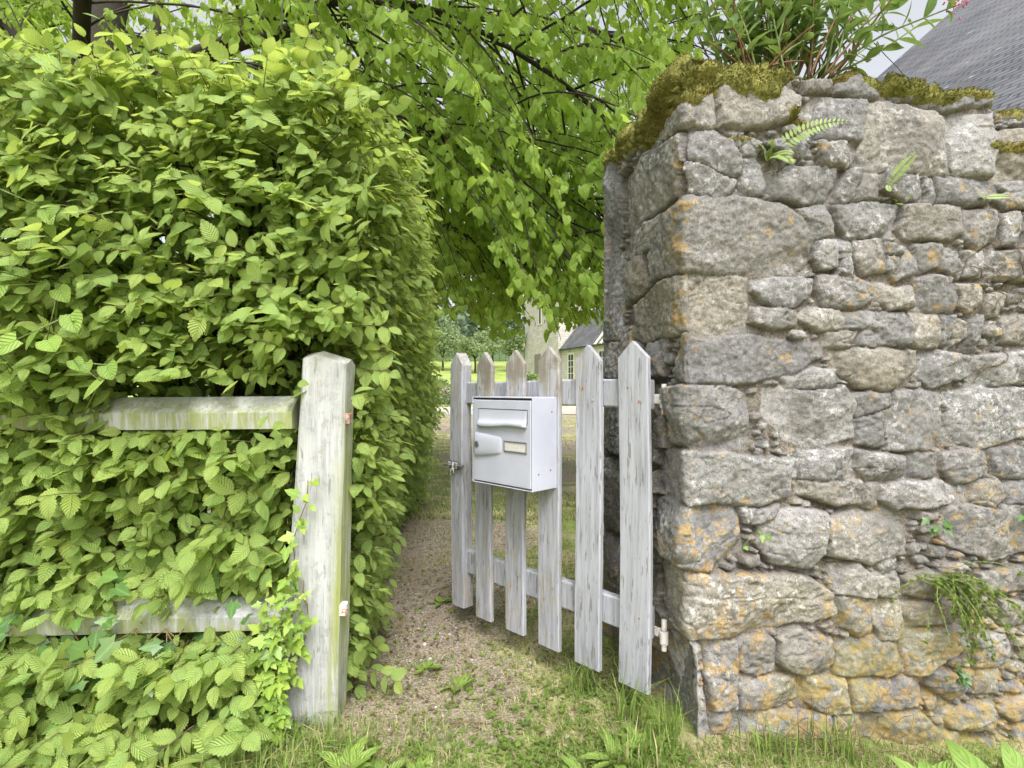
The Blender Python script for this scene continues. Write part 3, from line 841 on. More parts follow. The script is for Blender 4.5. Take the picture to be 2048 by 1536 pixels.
    tt = np.clip(mt.reshape(jj, ii, 3)[jx[pick] // st_ % jj, ix[pick] // st_ % ii] + 0.25 * r2.normal(size=(len(P), 1)) * np.array([1, 0.3, 0]), 0, 1)
    mesh('moss', np.vstack([V1, VT_]) - off, [inv.reshape(-1, 4), Tt], M_MOSS, wall, tint=np.vstack([T1, np.repeat(tt, 3, 0)]))
    return V, np.stack([OX, OY, OZ], -1)


WV, WN = build_wall()


def on_wall(px, py):
    """surface point and outward normal of the wall where the survey sheet shows (px, py)"""
    s, z = p2s(px, py)
    i = min(max(int((s - S0) / DS), 0), len(sg) - 1); j = min(max(int((z - ZB) / DS), 0), len(vg) - 1)
    return WV[j, i].copy(), WN[j, i].copy()


def wall_top(px):
    k = (px - 1024) / F
    s = (C0[1] * k - C0[0]) / (DF[0] - DF[1] * k)
    return s


# ------------------------------------------------------------------ gate and letterbox
GH = np.array([0.407, 1.82]); GA = math.atan2(-0.7135, 0.7006)
cg, sgn = math.cos(GA), math.sin(GA)


def gate_x(px):
    """distance along the gate (negative from the hinge picket) seen at px"""
    k = (px - 1024) / F
    return -(GH[0] - k * GH[1]) / (cg - k * sgn) if abs(cg - k * sgn) > 1e-6 else 0


def board(w, t, z0, z1, peak, wear_fn, rows=44, seed=0, taper=0.0):
    """an upright board with a pointed top and worn arrises; returns verts, quads, wear"""
    r = np.random.default_rng(seed)
    b = 0.004
    xs = [-w / 2 + b, -w / 4, 0, w / 4, w / 2 - b]
    ring = [(x, 0.0) for x in xs] + [(w / 2, b), (w / 2, t - b)] + [(x, t) for x in xs[::-1]] + [(-w / 2, t - b), (-w / 2, b)]
    ring = np.array(ring); n = len(ring)
    ztop = z1 - peak * np.abs(ring[:, 0]) / (w / 2)
    kk = np.linspace(0, 1, rows + 1)[:, None]
    Z = z0 + (ztop[None] - z0) * kk
    wob = 0.0022 * np.array([[vnoise(np.array([z * 6.0 + seed * 9.0]), np.array([x * 30.0 + seed]), seed)[0] for x in ring[:, 0]] for z in np.linspace(z0, z1, rows + 1)])
    wid = 1 + taper * (kk - 0.5)
    X = ring[None, :, 0] * wid + 0.0035 * np.sin(kk * 5 + seed); Yv = ring[None, :, 1] + wob + 0.003 * np.sin(kk * 4 + seed * 2)
    X = X + np.zeros_like(Z)
    V = np.stack([X, Yv, Z], -1).reshape(-1, 3)
    i = np.arange(rows)[:, None] * n; j = np.arange(n)[None]; k = (j + 1) % n
    Q = [np.stack([i + j, i + k, i + n + k, i + n + j], -1).reshape(-1, 4)]
    for base, fl in ((rows * n, False), (0, True)):
        f = []
        for a in range(4):
            q = [base + a, base + a + 1, base + 10 - a, base + 11 - a]
            f.append(q[::-1] if fl else q)
        for q in ([base + 4, base + 5, base + 6, base + 7], [base + 11, base + 12, base + 13, base + 0]):
            f.append(q[::-1] if fl else q)
        Q.append(np.array(f))
    wear = wear_fn(V[:, 0] / w, (V[:, 2] - z0) / (z1 - z0))
    return V, np.concatenate(Q), wear


def beam(p0, p1, sec, wear, rows=30, seed=0, wob=0.003):
    """a bar of any convex section swept from p0 to p1 (section given as (across, up) pairs)"""
    p0 = np.array(p0, float); p1 = np.array(p1, float)
    d = unit(p1 - p0); side = unit(np.cross(d, [0, 0, 1])); up = np.cross(side, d)
    sec = np.array(sec); n = len(sec)
    V = []
    for a in range(rows + 1):
        f = a / rows; c = p0 + (p1 - p0) * f
        k = 1 + 0.05 * vnoise(np.array([f * 7.0 + seed]), np.array([seed * 1.7]), seed)[0]
        for q in sec:
            V.append(c + side * q[0] * k + up * (q[1] * k + wob * math.sin(f * 6 + seed)))
    V = np.array(V)
    i = np.arange(rows)[:, None] * n; j = np.arange(n)[None]; k = (j + 1) % n
    Q = np.stack([i + j, i + k, i + n + k, i + n + j], -1).reshape(-1, 4)[:, ::-1]
    T = [(0, q, q + 1) for q in range(1, n - 1)] + [(rows * n, rows * n + q + 1, rows * n + q) for q in range(1, n - 1)]
    w = np.full(len(V), float(wear)) if np.isscalar(wear) else wear(V)
    return V, [Q, np.array(T)], w


def build_gate():
    g = thing('picket_gate', 'weathered white picket gate standing half open beside the stone wall', 'gate', (GH[0], GH[1], 0), GA)
    cx = [gate_x(913), gate_x(966), gate_x(1028), gate_x(1096), gate_x(1174), gate_x(1266)]
    wd = [0.086, 0.098, 0.104, 0.107, 0.112, 0.117]
    zt = [1.242, 1.236, 1.236, 1.240, 1.236, 1.238]; zb = [0.095, 0.092, 0.094, 0.09, 0.088, 0.086]
    base = [0.52, 0.56, 0.54, 0.50, 0.24, 0.12]; tops = [0.2, 0.42, 0.46, 0.42, 0.3, 0.1]
    for i in range(6):
        def wf(x, z, i=i):
            return np.clip(base[i] + tops[i] * smooth(z + 0.03 * np.sin(x * 9 + i), 0.74, 0.95) + 0.12 * smooth(-z, -0.3, -0.0) + 0.1 * np.abs(x), 0, 1.1)
        V, Q, w = board(wd[i], 0.058 if i == 0 else 0.022, zb[i], zt[i], 0.058, wf, seed=i + 1)
        V[:, 0] += cx[i]
        o = mesh('picket', V, Q, M_PAINT, g, shade=False, extra={'wear': w, 'algae': 0 * w})
        for zn in (1.085, 1.038, 0.325, 0.275):
            for xn in ((-0.02,) if zn in (1.085, 0.275) else (0.024,)):
                nb = MB(); nb.cyl((cx[i] + xn, 0.0035, zn), (cx[i] + xn, -0.0016, zn), 0.0036, 10)
                nb.build('nail', M_RUST, o)
        if i in (1, 2, 3): o['label'] = 'picket worn to bare grey wood at the tip'
    bv = 0.006
    def sec(h, d): return [(-d / 2 + bv, -h / 2), (d / 2 - bv, -h / 2), (d / 2, -h / 2 + bv), (d / 2, h / 2 - bv), (d / 2 - bv, h / 2), (-d / 2 + bv, h / 2), (-d / 2, h / 2 - bv), (-d / 2, -h / 2 + bv)]
    for z, h, wr_ in ((1.062, 0.098, 0.38), (0.302, 0.105, 0.45)):
        V, Q, w = beam((cx[0] + 0.0435, 0.022 + 0.018 + 0.0015, z), (cx[5] + 0.045, 0.022 + 0.018 + 0.0015, z), sec(h, 0.036), wr_, seed=int(z * 10))
        mesh('rail', V, Q, M_PAINT, g, shade=False, extra={'wear': w, 'algae': 0 * w})
    # hinges: strap behind the hinge picket, eye and pin out toward the wall
    for z in (1.045, 0.27):
        b = MB()
        b.box((cx[5] - 0.01, 0.0605, z - 0.016), (cx[5] + 0.075, 0.066, z + 0.016), bev=0.002)
        b.cyl((cx[5] + 0.083, 0.055, z - 0.028), (cx[5] + 0.083, 0.055, z + 0.012), 0.0135)
        h = b.build('hinge', M_PRUST, g)
        p = MB(); p.cyl((cx[5] + 0.083, 0.055, z + 0.0125), (cx[5] + 0.083, 0.055, z + 0.05), 0.0085)
        p.cyl((cx[5] + 0.083, 0.055, z - 0.05), (cx[5] + 0.083, 0.055, z + 0.02), 0.0085)
        p.build('hinge_pin', M_PRUST, h)
    # barrel bolt on the latch picket, tied with a bit of cord
    x0 = cx[0]; zl = 0.752 - 0.02
    b = MB()
    b.box((x0 - 0.045, -0.003, zl - 0.02), (x0 + 0.03, -0.0003, zl + 0.02), bev=0.001)
    b.cyl((x0 - 0.075, -0.013, zl), (x0 + 0.06, -0.013, zl), 0.0065)
    b.cyl((x0 + 0.052, -0.013, zl), (x0 + 0.062, -0.013, zl), 0.009)
    for dx in (-0.035, -0.008, 0.018):
        b.box((x0 + dx - 0.006, -0.0215, zl - 0.014), (x0 + dx + 0.006, -0.004, zl + 0.015), bev=0.003)
    b.cyl((x0 - 0.02, -0.013, zl), (x0 - 0.02, -0.035, zl + 0.002), 0.004)
    for dx in (-0.03, 0.0, 0.012):
        b.cyl((x0 + dx, -0.006, zl + 0.014), (x0 + dx, -0.006, zl + 0.024), 0.004, 8)
    bo = b.build('bolt', M_STEEL, g)
    c = MB()
    a = np.linspace(0, 2 * np.pi, 14)
    c.tube(np.stack([x0 + 0.004 + 0.003 * np.cos(a * 2), -0.014 + 0.013 * np.cos(a), zl + 0.013 * np.sin(a)], -1), 0.0028, 6)
    c.tube([(x0 + 0.004, -0.026, zl - 0.006), (x0 - 0.004, -0.03, zl - 0.02), (x0 - 0.012, -0.026, zl - 0.04)], 0.0024, 6)
    c.tube([(x0 + 0.006, -0.026, zl - 0.006), (x0 + 0.012, -0.028, zl - 0.018), (x0 + 0.014, -0.026, zl - 0.03)], 0.0022, 6)
    c.build('cord', M_ROPE, bo)
    return cx


GX = build_gate()


def build_box():
    w, h, d = 0.331, 0.340, 0.133
    x0 = -0.672; y0 = -0.0005; z0 = 0.7075
    loc = (GH[0] + cg * (x0 + w / 2) - sgn * y0, GH[1] + sgn * (x0 + w / 2) + cg * y0, z0)
    t = thing('mailbox', 'white metal letterbox with a mail slot and keyhole, fixed to the pickets', 'mailbox', loc, GA)
    # local: x -w/2..w/2 left to right, y 0 at the pickets, -d at the front, z 0..h
    b = MB()
    e = 0.0035
    b.box((-w / 2, -d, 0), (-w / 2 + e, -0.002, h), bev=0.0012); b.box((w / 2 - e, -d, 0), (w / 2, -0.002, h), bev=0.0012)
    b.box((-w / 2 + e, -d, h - e), (w / 2 - e, -0.002, h), bev=0.0012); b.box((-w / 2 + e, -d, 0), (w / 2 - e, -0.002, e), bev=0.0012)
    b.box((-w / 2 + e, -0.006, e), (w / 2 - e, -0.002, h - e))
    b.box((-w / 2 - 0.0008, -0.0055, -0.0008), (w / 2 + 0.0008, -0.0025, h + 0.0008))
    body = b.build('body', M_BOX, t)
    b = MB(); b.box((-w / 2 + e, -d + 0.014, e), (w / 2 - e, -d + 0.016, h - e))  # added dark sheet: shade of the door gap given as colour
    b.build('door_gap_shade', M_SEAM, body)
    def T(u): return -w / 2 + u * w
    def Zf(f): return h * (1 - f)
    g = 0.0055
    b = MB(); b.box((-w / 2 + e + g, -d - 0.0006, e + g), (w / 2 - e - g * 0.7, -d + 0.010, h - e - g * 1.5), bev=0.0022)
    door = b.build('door', M_BOX, t)
    # dark strips round the flap: shade of its gap put into colour
    ux0, ux1 = T(0.118), T(0.923); zt, zb = Zf(0.14), Zf(0.325)
    yf = -d - 0.0006
    b = MB()
    b.box((ux0 - 0.003, yf - 0.0012, zt), (ux1 + 0.003, yf + 0.001, zt + 0.003), bev=0.0006)
    b.box((ux0 - 0.003, yf - 0.0008, zb + 0.012), (ux0 - 0.0008, yf + 0.001, zt), bev=0.0004)
    b.box((ux1 + 0.0008, yf - 0.0008, zb + 0.012), (ux1 + 0.003, yf + 0.001, zt), bev=0.0004)
    b.build('slot_gap_shade', M_SEAM, door)
    # flap: a shaped visor, swelling toward a wavy lower lip
    nu, nv = 36, 14
    u = np.linspace(0, 1, nu); v = np.linspace(0, 1, nv)
    U, Vv = np.meshgrid(u, v)
    lip = 0.004 * np.sin(U * np.pi * 2 + 0.3) * -1 + 0.003 * (U - 0.5)
    Zz = zt - 0.001 + (zb - zt) * Vv + lip * Vv ** 2
    out = 0.0015 + 0.011 * Vv ** 2.2 + 0.006 * np.exp(-((Vv - 0.82) / 0.14) ** 2)
    out *= smooth(U, -0.02, 0.03) * smooth(-U, -1.02, -0.97)
    Xx = ux0 + (ux1 - ux0) * U
    top = np.stack([Xx, yf - 0.001 - out, Zz], -1).reshape(-1, 3); bk = np.stack([Xx, yf - 0.0006 + 0 * out, Zz + 0.004 * (Vv == 1)], -1).reshape(-1, 3)
    i = np.arange(nv - 1)[:, None] * nu + np.arange(nu - 1)[None]
    Q = np.stack([i, i + nu, i + nu + 1, i + 1], -1).reshape(-1, 4)
    n = nu * nv; ll = np.arange(nu - 1) + (nv - 1) * nu
    Qe = np.stack([ll, ll + n, ll + n + 1, ll + 1], -1)
    mesh('flap', np.vstack([top, bk]), [Q, Q[:, ::-1] + n, Qe], M_BOX, door)
    # lock shell: a bowed wedge narrowing to the right
    nu, nv = 22, 18
    U, Vv = np.meshgrid(np.linspace(0, 1, nu), np.linspace(-1, 1, nv))
    top_f = 0.405 + 0.045 * U ** 1.3; bot_f = 0.695 - 0.06 * U ** 1.3
    mid_f = (top_f + bot_f) / 2; ha = (bot_f - top_f) / 2
    Zz = Zf(mid_f + ha * Vv) - 0.0; Xx = T(0.055 + 0.455 * U + 0.02 * (1 - Vv ** 2) * U)
    out = 0.013 * np.sqrt(np.clip(1 - U ** 2.4, 0, 1)) * (1 - 0.55 * np.abs(Vv) ** 3) * smooth(1 - np.abs(Vv), -0.001, 0.1) * smooth(U, -0.01, 0.05)
    V = np.stack([Xx, yf - 0.0005 - out, Zz], -1).reshape(-1, 3)
    i = np.arange(nv - 1)[:, None] * nu + np.arange(nu - 1)[None]
    Q = np.stack([i, i + nu, i + nu + 1, i + 1], -1).reshape(-1, 4)
    shell = mesh('lock_shell', V, Q[:, ::-1], M_BOX, door)
    cxl, czl = T(0.135), Zf(0.545)
    b = MB(); yl = yf - 0.013
    b.cyl((cxl, yl + 0.004, czl), (cxl, yl - 0.0035, czl), 0.0125, 24)
    lock = b.build('lock', M_STEEL, shell)
    b = MB(); b.cyl((cxl, yl - 0.0036, czl), (cxl, yl - 0.0046, czl), 0.0085, 20); b.box((cxl - 0.0012, yl - 0.0056, czl - 0.005), (cxl + 0.0012, yl - 0.0047, czl + 0.005))
    b.build('keyhole', M_SEAM, lock)
    # name plate holder with a blank card
    nx0, nx1, nz1, nz0 = T(0.56), T(0.925), Zf(0.48), Zf(0.603)
    b = MB(); f = 0.0055
    b.box((nx0, yf - 0.004, nz0), (nx1, yf - 0.0003, nz0 + f), bev=0.001); b.box((nx0, yf - 0.004, nz1 - f), (nx1, yf - 0.0003, nz1), bev=0.001)
    b.box((nx0, yf - 0.004, nz0 + f), (nx0 + f, yf - 0.0003, nz1 - f), bev=0.001); b.box((nx1 - f, yf - 0.004, nz0 + f), (nx1, yf - 0.0003, nz1 - f), bev=0.001)
    hold = b.build('name_holder', M_STEEL, door)
    b = MB(); b.box((nx0 + f, yf - 0.0016, nz0 + f), (nx1 - f, yf - 0.0003, nz1 - f))
    b.build('name_card', M_CARD, hold)
    for yy, zz in ((-0.10, 0.06), (-0.035, 0.07), (-0.028, 0.285)):
        b = MB(); b.cyl((w / 2 - 0.0002, yy, zz), (w / 2 + 0.0012, yy, zz), 0.003, 10)
        b.build('rivet', M_SEAM, body)


build_box()

# ------------------------------------------------------------------ post and rail fence on the left
def build_fence():
    loc = (-0.64, 1.745, 0)
    f = thing('post_and_rail_fence', 'old white post with two wooden rails running into the hedge', 'fence', loc)
    # post: heavy, leaning, weathered pyramid top
    w, t = 0.162, 0.115
    n = 16; rows = 60
    a = []
    b = 0.010
    ring = np.array([(-w/2+b,0),(-w/4,0),(0,0),(w/4,0),(w/2-b,0),(w/2,b),(w/2,t/2),(w/2,t-b),(w/2-b,t),(w/4,t),(0,t),(-w/4,t),(-w/2+b,t),(-w/2,t-b),(-w/2,t/2),(-w/2,b)])
    kk = np.linspace(0, 1, rows + 1)[:, None]
    ztop = 1.205 - 0.022 * np.abs(ring[:, 0] + 0.03) / (w / 2) - 0.02 * np.abs(ring[:, 1] - t / 2) / (t / 2)
    z0 = -0.15
    Z = z0 + (ztop[None] - z0) * kk
    wob = 0.0045 * np.array([[fbm(np.array([z * 5.0]), np.array([q * 1.3]), 3, 3)[0] for q in range(n)] for z in np.linspace(0, 1.3, rows + 1)])
    wid = 1.12 - 0.24 * smooth(kk, 0.1, 1.0)
    lean = -0.012 + 0.062 * (kk - 0.11)
    X = ring[None, :, 0] * wid + lean + wob * np.sign(ring[None, :, 0]); Y = ring[None, :, 1] + wob
    V = np.stack([X + 0 * Z, Y + 0 * Z, Z], -1).reshape(-1, 3)
    i = np.arange(rows)[:, None] * n; j = np.arange(n)[None]; k = (j + 1) % n
    Q = np.stack([i + j, i + k, i + n + k, i + n + j], -1).reshape(-1, 4)
    c = len(V); V = np.vstack([V, [[lean[-1, 0] - 0.02, t / 2, 1.203]]])
    T = np.array([(c, rows * n + q, rows * n + (q + 1) % n) for q in range(n)])
    wear = np.clip(0.46 + 0.25 * smooth(V[:, 2], 1.02, 1.12) + 0.2 * smooth(-V[:, 2], -0.45, -0.1) - 0.15 * np.exp(-((V[:, 2] - 0.75) / 0.25) ** 2), 0, 1.1)
    alg = smooth(V[:, 0] - np.append(np.repeat(lean[:, 0], n), 0), 0.06, 0.075) * smooth(-V[:, 2], -1.25, -0.9)
    p = mesh('post', V, [Q, T], M_POST, f, shade=False, extra={'wear': wear, 'algae': alg})
    # arris rails: sloping top, upright front
    for z, x1, tilt, hh in ((1.005, -0.062, -0.006, 0.100), (0.345, -0.08, 0.045, 0.085)):
        sec = [(-0.045, -hh * 0.55), (0.045, -hh * 0.55), (0.05, -hh * 0.02), (-0.012, hh * 0.5), (-0.02, hh * 0.5), (-0.045, hh * 0.1)]
        y = 0.055
        V, Q, w_ = beam((-2.3, y, z - tilt * 0.6), (x1, y, z + tilt * 0.15), sec, 0.62, 40, seed=int(z * 7), wob=0.004)
        wearv = np.clip(0.5 + 0.2 * (np.sin(V[:, 0] * 7) > 0.2) * (V[:, 2] < z), 0, 1.1)
        mesh('rail', V, Q, M_POST, f, shade=False, extra={'wear': wearv, 'algae': 0.9 * (V[:, 2] < z + 0.004)})
    xr = 0.104
    b = MB(); b.box((xr - 0.004, 0.012, 0.965), (xr + 0.016, 0.05, 1.0), bev=0.003); b.cyl((xr + 0.008, 0.008, 0.983), (xr + 0.008, 0.0125, 0.983), 0.006)
    k1 = b.build('latch_keeper', M_RUST, f)
    b = MB(); b.box((xr - 0.022, 0.008, 0.352), (xr + 0.006, 0.04, 0.392), bev=0.004)
    b.build('stop_block', M_PRUST, f)


build_fence()

# ------------------------------------------------------------------ leaves
def leaf_tpl(n=12, width=0.32, serr=0.10, shape='ovate', fold=0.18, droop=0.25, cols=3):
    """unit-length leaf along +x, normal +z; returns verts, quads, uv(u across -1..1, v along)"""
    t = np.linspace(0, 1, n)
    if shape == 'ovate': hw = width * np.sin(np.pi * t ** 0.78) ** 0.85
    elif shape == 'heart': hw = width * np.clip(np.sin(np.pi * (0.16 + 0.84 * t) ** 0.75), 0, None) ** 0.8 * (1 - 0.0 * t)
    elif shape == 'lance': hw = width * np.sin(np.pi * t ** 0.85)
    else: hw = width * np.sin(np.pi * t)
    hw = np.maximum(hw, 0.002)
    sx = t.copy()
    e = np.where(np.arange(n) % 2 == 1, serr, -serr * 0.35)
    hwE = hw * (1 + e); xE = sx + np.where(np.arange(n) % 2 == 1, 0.035, 0.0) * (serr > 0)
    if shape == 'heart': xE = xE - 0.12 * np.exp(-(t / 0.12) ** 2)
    cc = np.linspace(-1, 1, cols)
    V = []; UV = []
    for i in range(n):
        for c in cc:
            a = abs(c)
            x = sx[i] * (1 - a) + xE[i] * a
            y = c * (hwE[i] if a == 1 else hw[i])
            z = fold * abs(y) - droop * t[i] ** 2
            V.append((x, y, z)); UV.append((c, t[i]))
    i = np.arange(n - 1)[:, None] * cols + np.arange(cols - 1)[None]
    Q = np.stack([i, i + cols, i + cols + 1, i + 1], -1).reshape(-1, 4)[:, ::-1]
    return np.array(V), Q, np.array(UV)


def ivy_tpl():
    ang = np.radians([180, 150, 118, 95, 72, 45, 25, 0, -25, -45, -72, -95, -118, -150])
    rad = np.array([0.08, 0.42, 0.30, 0.40, 0.62, 0.42, 0.62, 1.0, 0.62, 0.42, 0.62, 0.40, 0.30, 0.42]) * 0.72
    V = [(0.25, 0, 0)] + [(0.25 + r * math.cos(a), r * math.sin(a), -0.12 * r * r - 0.06 * abs(math.sin(a)) * r) for a, r in zip(ang, rad)]
    UV = [(0, 0.3)] + [(math.sin(a), 0.3 + 0.7 * r) for a, r in zip(ang, rad)]
    n = len(ang)
    T = [(0, 1 + (k + 1) % n, 1 + k) for k in range(n)]
    return np.array(V), np.array(T), np.array(UV)


class Leaves:
    def __init__(s): s.P = []; s.A = []; s.N = []; s.S = []; s.T = []
    def add(s, p, a, n, size, tint): s.P.append(p); s.A.append(a); s.N.append(n); s.S.append(size); s.T.append(tint)
    def extend(s, P, A, N, S, T):
        s.P.extend(P); s.A.extend(A); s.N.extend(N); s.S.extend(S); s.T.extend(T)
    def build(s, name, tpls, mat, parent, off=(0, 0, 0), seed=0):
        P = np.array(s.P); A = unit(np.array(s.A)); N = np.array(s.N); S = np.array(s.S); T = np.array(s.T)
        N = unit(N - (N * A).sum(1, keepdims=True) * A); B = np.cross(N, A)
        r = np.random.default_rng(seed); which = r.integers(0, len(tpls), len(P))
        VV_, FF, UU, TT = [], [], [], []; base = 0
        for w, (tv, tf, tu) in enumerate(tpls):
            m = which == w
            if not m.any(): continue
            k = m.sum()
            wid = r.uniform(0.85, 1.15, k)[:, None, None]
            V = P[m][:, None] + S[m][:, None, None] * (tv[None, :, 0:1] * A[m][:, None] + wid * tv[None, :, 1:2] * B[m][:, None] + r.uniform(0.5, 1.5, k)[:, None, None] * tv[None, :, 2:3] * N[m][:, None])
            VV_.append(V.reshape(-1, 3)); FF.append((tf[None] + (np.arange(k) * len(tv))[:, None, None]).reshape(-1, tf.shape[1]) + base)
            UU.append(np.tile(tu, (k, 1))); TT.append(np.repeat(T[m], len(tv), 0)); base += k * len(tv)
        return mesh(name, np.concatenate(VV_) - np.asarray(off), [np.concatenate(FF)] if all(f.shape[1] == FF[0].shape[1] for f in FF) else FF, mat, parent, tint=np.concatenate(TT), uv=np.concatenate(UU))


HORN = [leaf_tpl(17, 0.30, 0.11, 'ovate', f, d) for f, d in ((0.12, 0.12), (0.3, 0.22), (0.05, 0.35), (0.22, -0.1))]
HORN_LOW = [leaf_tpl(9, 0.30, 0.10, 'ovate', f, d) for f, d in ((0.15, 0.15), (0.3, 0.3))]
HEART = [leaf_tpl(7, 0.40, 0.0, 'heart', f, d) for f, d in ((0.25, 0.15), (0.1, 0.3), (0.4, 0.1))]
LANCE = [leaf_tpl(9, 0.16, 0.0, 'lance', f, d) for f, d in ((0.3, 0.25), (0.15, 0.45), (0.4, 0.05))]
SMOOTHHEART = [leaf_tpl(12, 0.40, 0.0, 'heart', f, d, 5) for f, d in ((0.1, 0.12), (0.18, 0.05))]
IVY = [ivy_tpl()]


def hedge_tint(r, young):
    a = np.clip(r.normal(0.60 + 0.2 * young, 0.25), 0, 1); y = np.clip(r.normal(0.16 + 0.32 * young, 0.24), 0, 1)
    return (a, y, r.uniform(0.5, 1.0) if r.random() < 0.35 else 0.0)


def build_hedge():
    r = np.random.default_rng(31)
    off = np.array([-1.2, 2.2, 0])
    hd = thing('hedge', 'clipped bright green hornbeam hedge behind the post and rails', 'hedge', tuple(off))
    L = Leaves(); LL = Leaves(); tw = MB()

    def front_y(x, z): return 1.86 + 0.05 * math.sin(x * 3 + z * 2) + 0.05 * math.sin(z * 4.1 + x) - 0.10 * min(0.7, max(0, -0.95 - x)) - 0.03 * z
    def side_x(y, z): return -0.50 - 0.05 * math.sin(z * 3 + y * 2) - 0.05 * max(0, y - 3) ** 1.5 - 0.16 * (1 - min(1, z / 0.9)) - 0.02 * (y - 1.9) + 0.04 * min(1, z / 1.6) - 0.10 * min(1, max(0, (y - 2.0) / 1.0))

    def blocked(p):
        x, y, z = p
        if -0.76 < x < -0.515 and y < 1.88 and z < 1.24: return not ((x < -0.69 and r.random() < 0.45) or (z > 1.02 and x < -0.62 and r.random() < 0.4))
        if y < 1.82 and -1.28 < x < -0.60 and 0.95 < z < 1.10: return r.random() < 0.93
        if y < 1.82 and -1.15 < x < -0.66 and 0.29 < z < 0.40: return r.random() < 0.72
        if y < 1.86 and -1.95 < x < -1.15 and 0.29 < z < 0.37: return r.random() < 0.6
        return False

    def shoot(p, outd, n, size, young, low=False, up=0.15, twig=True):
        d = unit(outd + np.array([r.normal(0, 0.5), r.normal(0, 0.35), r.normal(up, 0.22)]))
        side = unit(np.cross(d, [0, 0, 1]) + 1e-6); nrm = unit(np.cross(side, d) * r.uniform(0.3, 1.0) + outd * r.uniform(0.3, 1.3) + r.normal(0, 0.25, 3))
        side = unit(np.cross(d, nrm))
        step = size * r.uniform(0.34, 0.46); q = np.array(p, float); pts = [q.copy()]
        tgt = LL if low else L
        for i in range(n):
            dd = d.copy(); dd[2] -= 0.10 * i * 0.5; dd = unit(dd)
            q = q + dd * step; pts.append(q.copy())
            if q[2] < 0.02: break
            if blocked(q):
                pts = pts[:1] if len(pts) < 3 else pts; twig = False; continue
            sd = side * (1 if i % 2 else -1)
            tip = i == n - 1
            a = unit(dd * (1.0 if tip else r.uniform(0.35, 0.7)) + sd * (0.1 if tip else 0.85) + np.array([0, 0, r.normal(-0.28, 0.2)]))
            if blocked(q + a * size * 0.7): continue
            s = size * r.uniform(0.75, 1.15) * (0.8 if tip else 1)
            tgt.add(q, a, nrm + r.normal(0, 0.22, 3), s, hedge_tint(r, young))
        if twig and len(pts) > 2: tw.tube(np.array(pts), np.linspace(0.0016, 0.0009, len(pts)), 4, (r.random(), 0, 0), cap=False)

    out_f = np.array([0, -1.0, 0]); out_s = np.array([1.0, -0.15, 0])
    # front face
    for _ in range(3900):
        x = r.uniform(-3.05, -0.52); z = r.uniform(0.03, 2.1 + 0.08 * min(0.9, max(0, -1.0 - x)))
        dep = r.choice([0.0, 0.06, 0.13], p=[0.5, 0.3, 0.2])
        p = (x, front_y(x, z) + 0.03 + dep + r.normal(0, 0.03), z)
        yg = 0.7 if dep == 0 and r.random() < 0.45 else 0.15
        shoot(p, out_f, r.integers(4, 8), r.uniform(0.036, 0.070) * (1.0 + 0.14 * (z < 0.9)) * (1.25 if r.random() < 0.12 else 1), yg)
    # low sprays reaching out over the verge
    for _ in range(330):
        x = r.uniform(-2.9, -0.74); z = r.uniform(0.02, 0.30)
        shoot((x, 1.74 + r.normal(0, 0.05) - 0.1 * (z < 0.12), z), out_f, r.integers(4, 7), r.uniform(0.05, 0.085), 0.5)
    # top
    for _ in range(1250):
        x = r.uniform(-3.2, -0.58); y = r.uniform(1.85, 2.9)
        rise = 0.09 * min(0.9, max(0, -1.0 - x))
        p = (x, y, 2.08 + 0.02 * math.sin(x * 5) + rise * 0.9 - 0.16 * max(0, (x + 0.85)) + r.normal(0, 0.03))
        shoot(p, np.array([0, -0.35, 0.8]), r.integers(3, 6), r.uniform(0.055, 0.09), 0.6, up=0.3)
    # side along the path
    for _ in range(3200):
        y = 1.9 + 3.6 * r.random() ** 1.25; z = r.uniform(0.05, 2.08)
        dep = r.choice([0.0, 0.09, 0.2], p=[0.55, 0.3, 0.15])
        p = (side_x(y, z) - 0.07 - dep + r.normal(0, 0.025), y, z)
        shoot(p, out_s, r.integers(4, 7), r.uniform(0.045, 0.07), 0.25 if r.random() < 0.7 else 0.6, low=y > 2.7, twig=y < 3)
    for _ in range(900):
        x = r.uniform(-1.9, -0.7); y = r.uniform(2.7, 5.5)
        shoot((x, y, 2.06 + r.normal(0, 0.04)), np.array([0.2, -0.2, 0.8]), r.integers(3, 6), r.uniform(0.05, 0.08), 0.5, low=True, twig=False)
    # old inner foliage that closes the view through
    k = 11500
    x = r.uniform(-3.1, -0.66, k); y = r.uniform(2.05, 2.6, k); z = r.uniform(0, 2.03, k)
    x2 = r.uniform(-1.15, -0.85, k); y2 = r.uniform(2.2, 5.4, k); z2 = r.uniform(0, 2.03, k)
    for X, Y, Zz in ((x, y, z), (x2, y2, z2)):
        P = np.stack([X, Y, Zz], -1)
        LL.extend(P, unit(r.normal(size=(k, 3))), unit(r.normal(size=(k, 3)) + np.array([0.3, -0.8, 0.5])), r.uniform(0.06, 0.09, k), [(np.clip(t, 0, 1), 0.0, 0.0) for t in r.normal(0.45, 0.2, k)])
    LL2 = L
    o1 = L.build('outer_leaves', HORN, M_HEDGE, hd, off, 1); tag(o1, kind='stuff')
    o2 = LL.build('inner_leaves', HORN_LOW, M_HEDGE, hd, off, 2); tag(o2, kind='stuff')
    o3 = tw.build('twigs', M_TWIG, hd, shade=True); o3.location = -off; tag(o3, kind='stuff')
    st = MB()
    for _ in range(46):
        x = r.uniform(-2.4, -0.75); y = r.uniform(2.0, 2.4)
        P = np.array([(x + 0.05 * math.sin(q * 3 + x * 9) + q * r.normal(0, 0.02), y + 0.04 * math.cos(q * 2 + x * 5), q * 0.5 - 0.05) for q in range(5)])
        st.tube(P, np.linspace(r.uniform(0.012, 0.022), 0.006, 5), 7, (r.random(), 0, 0))
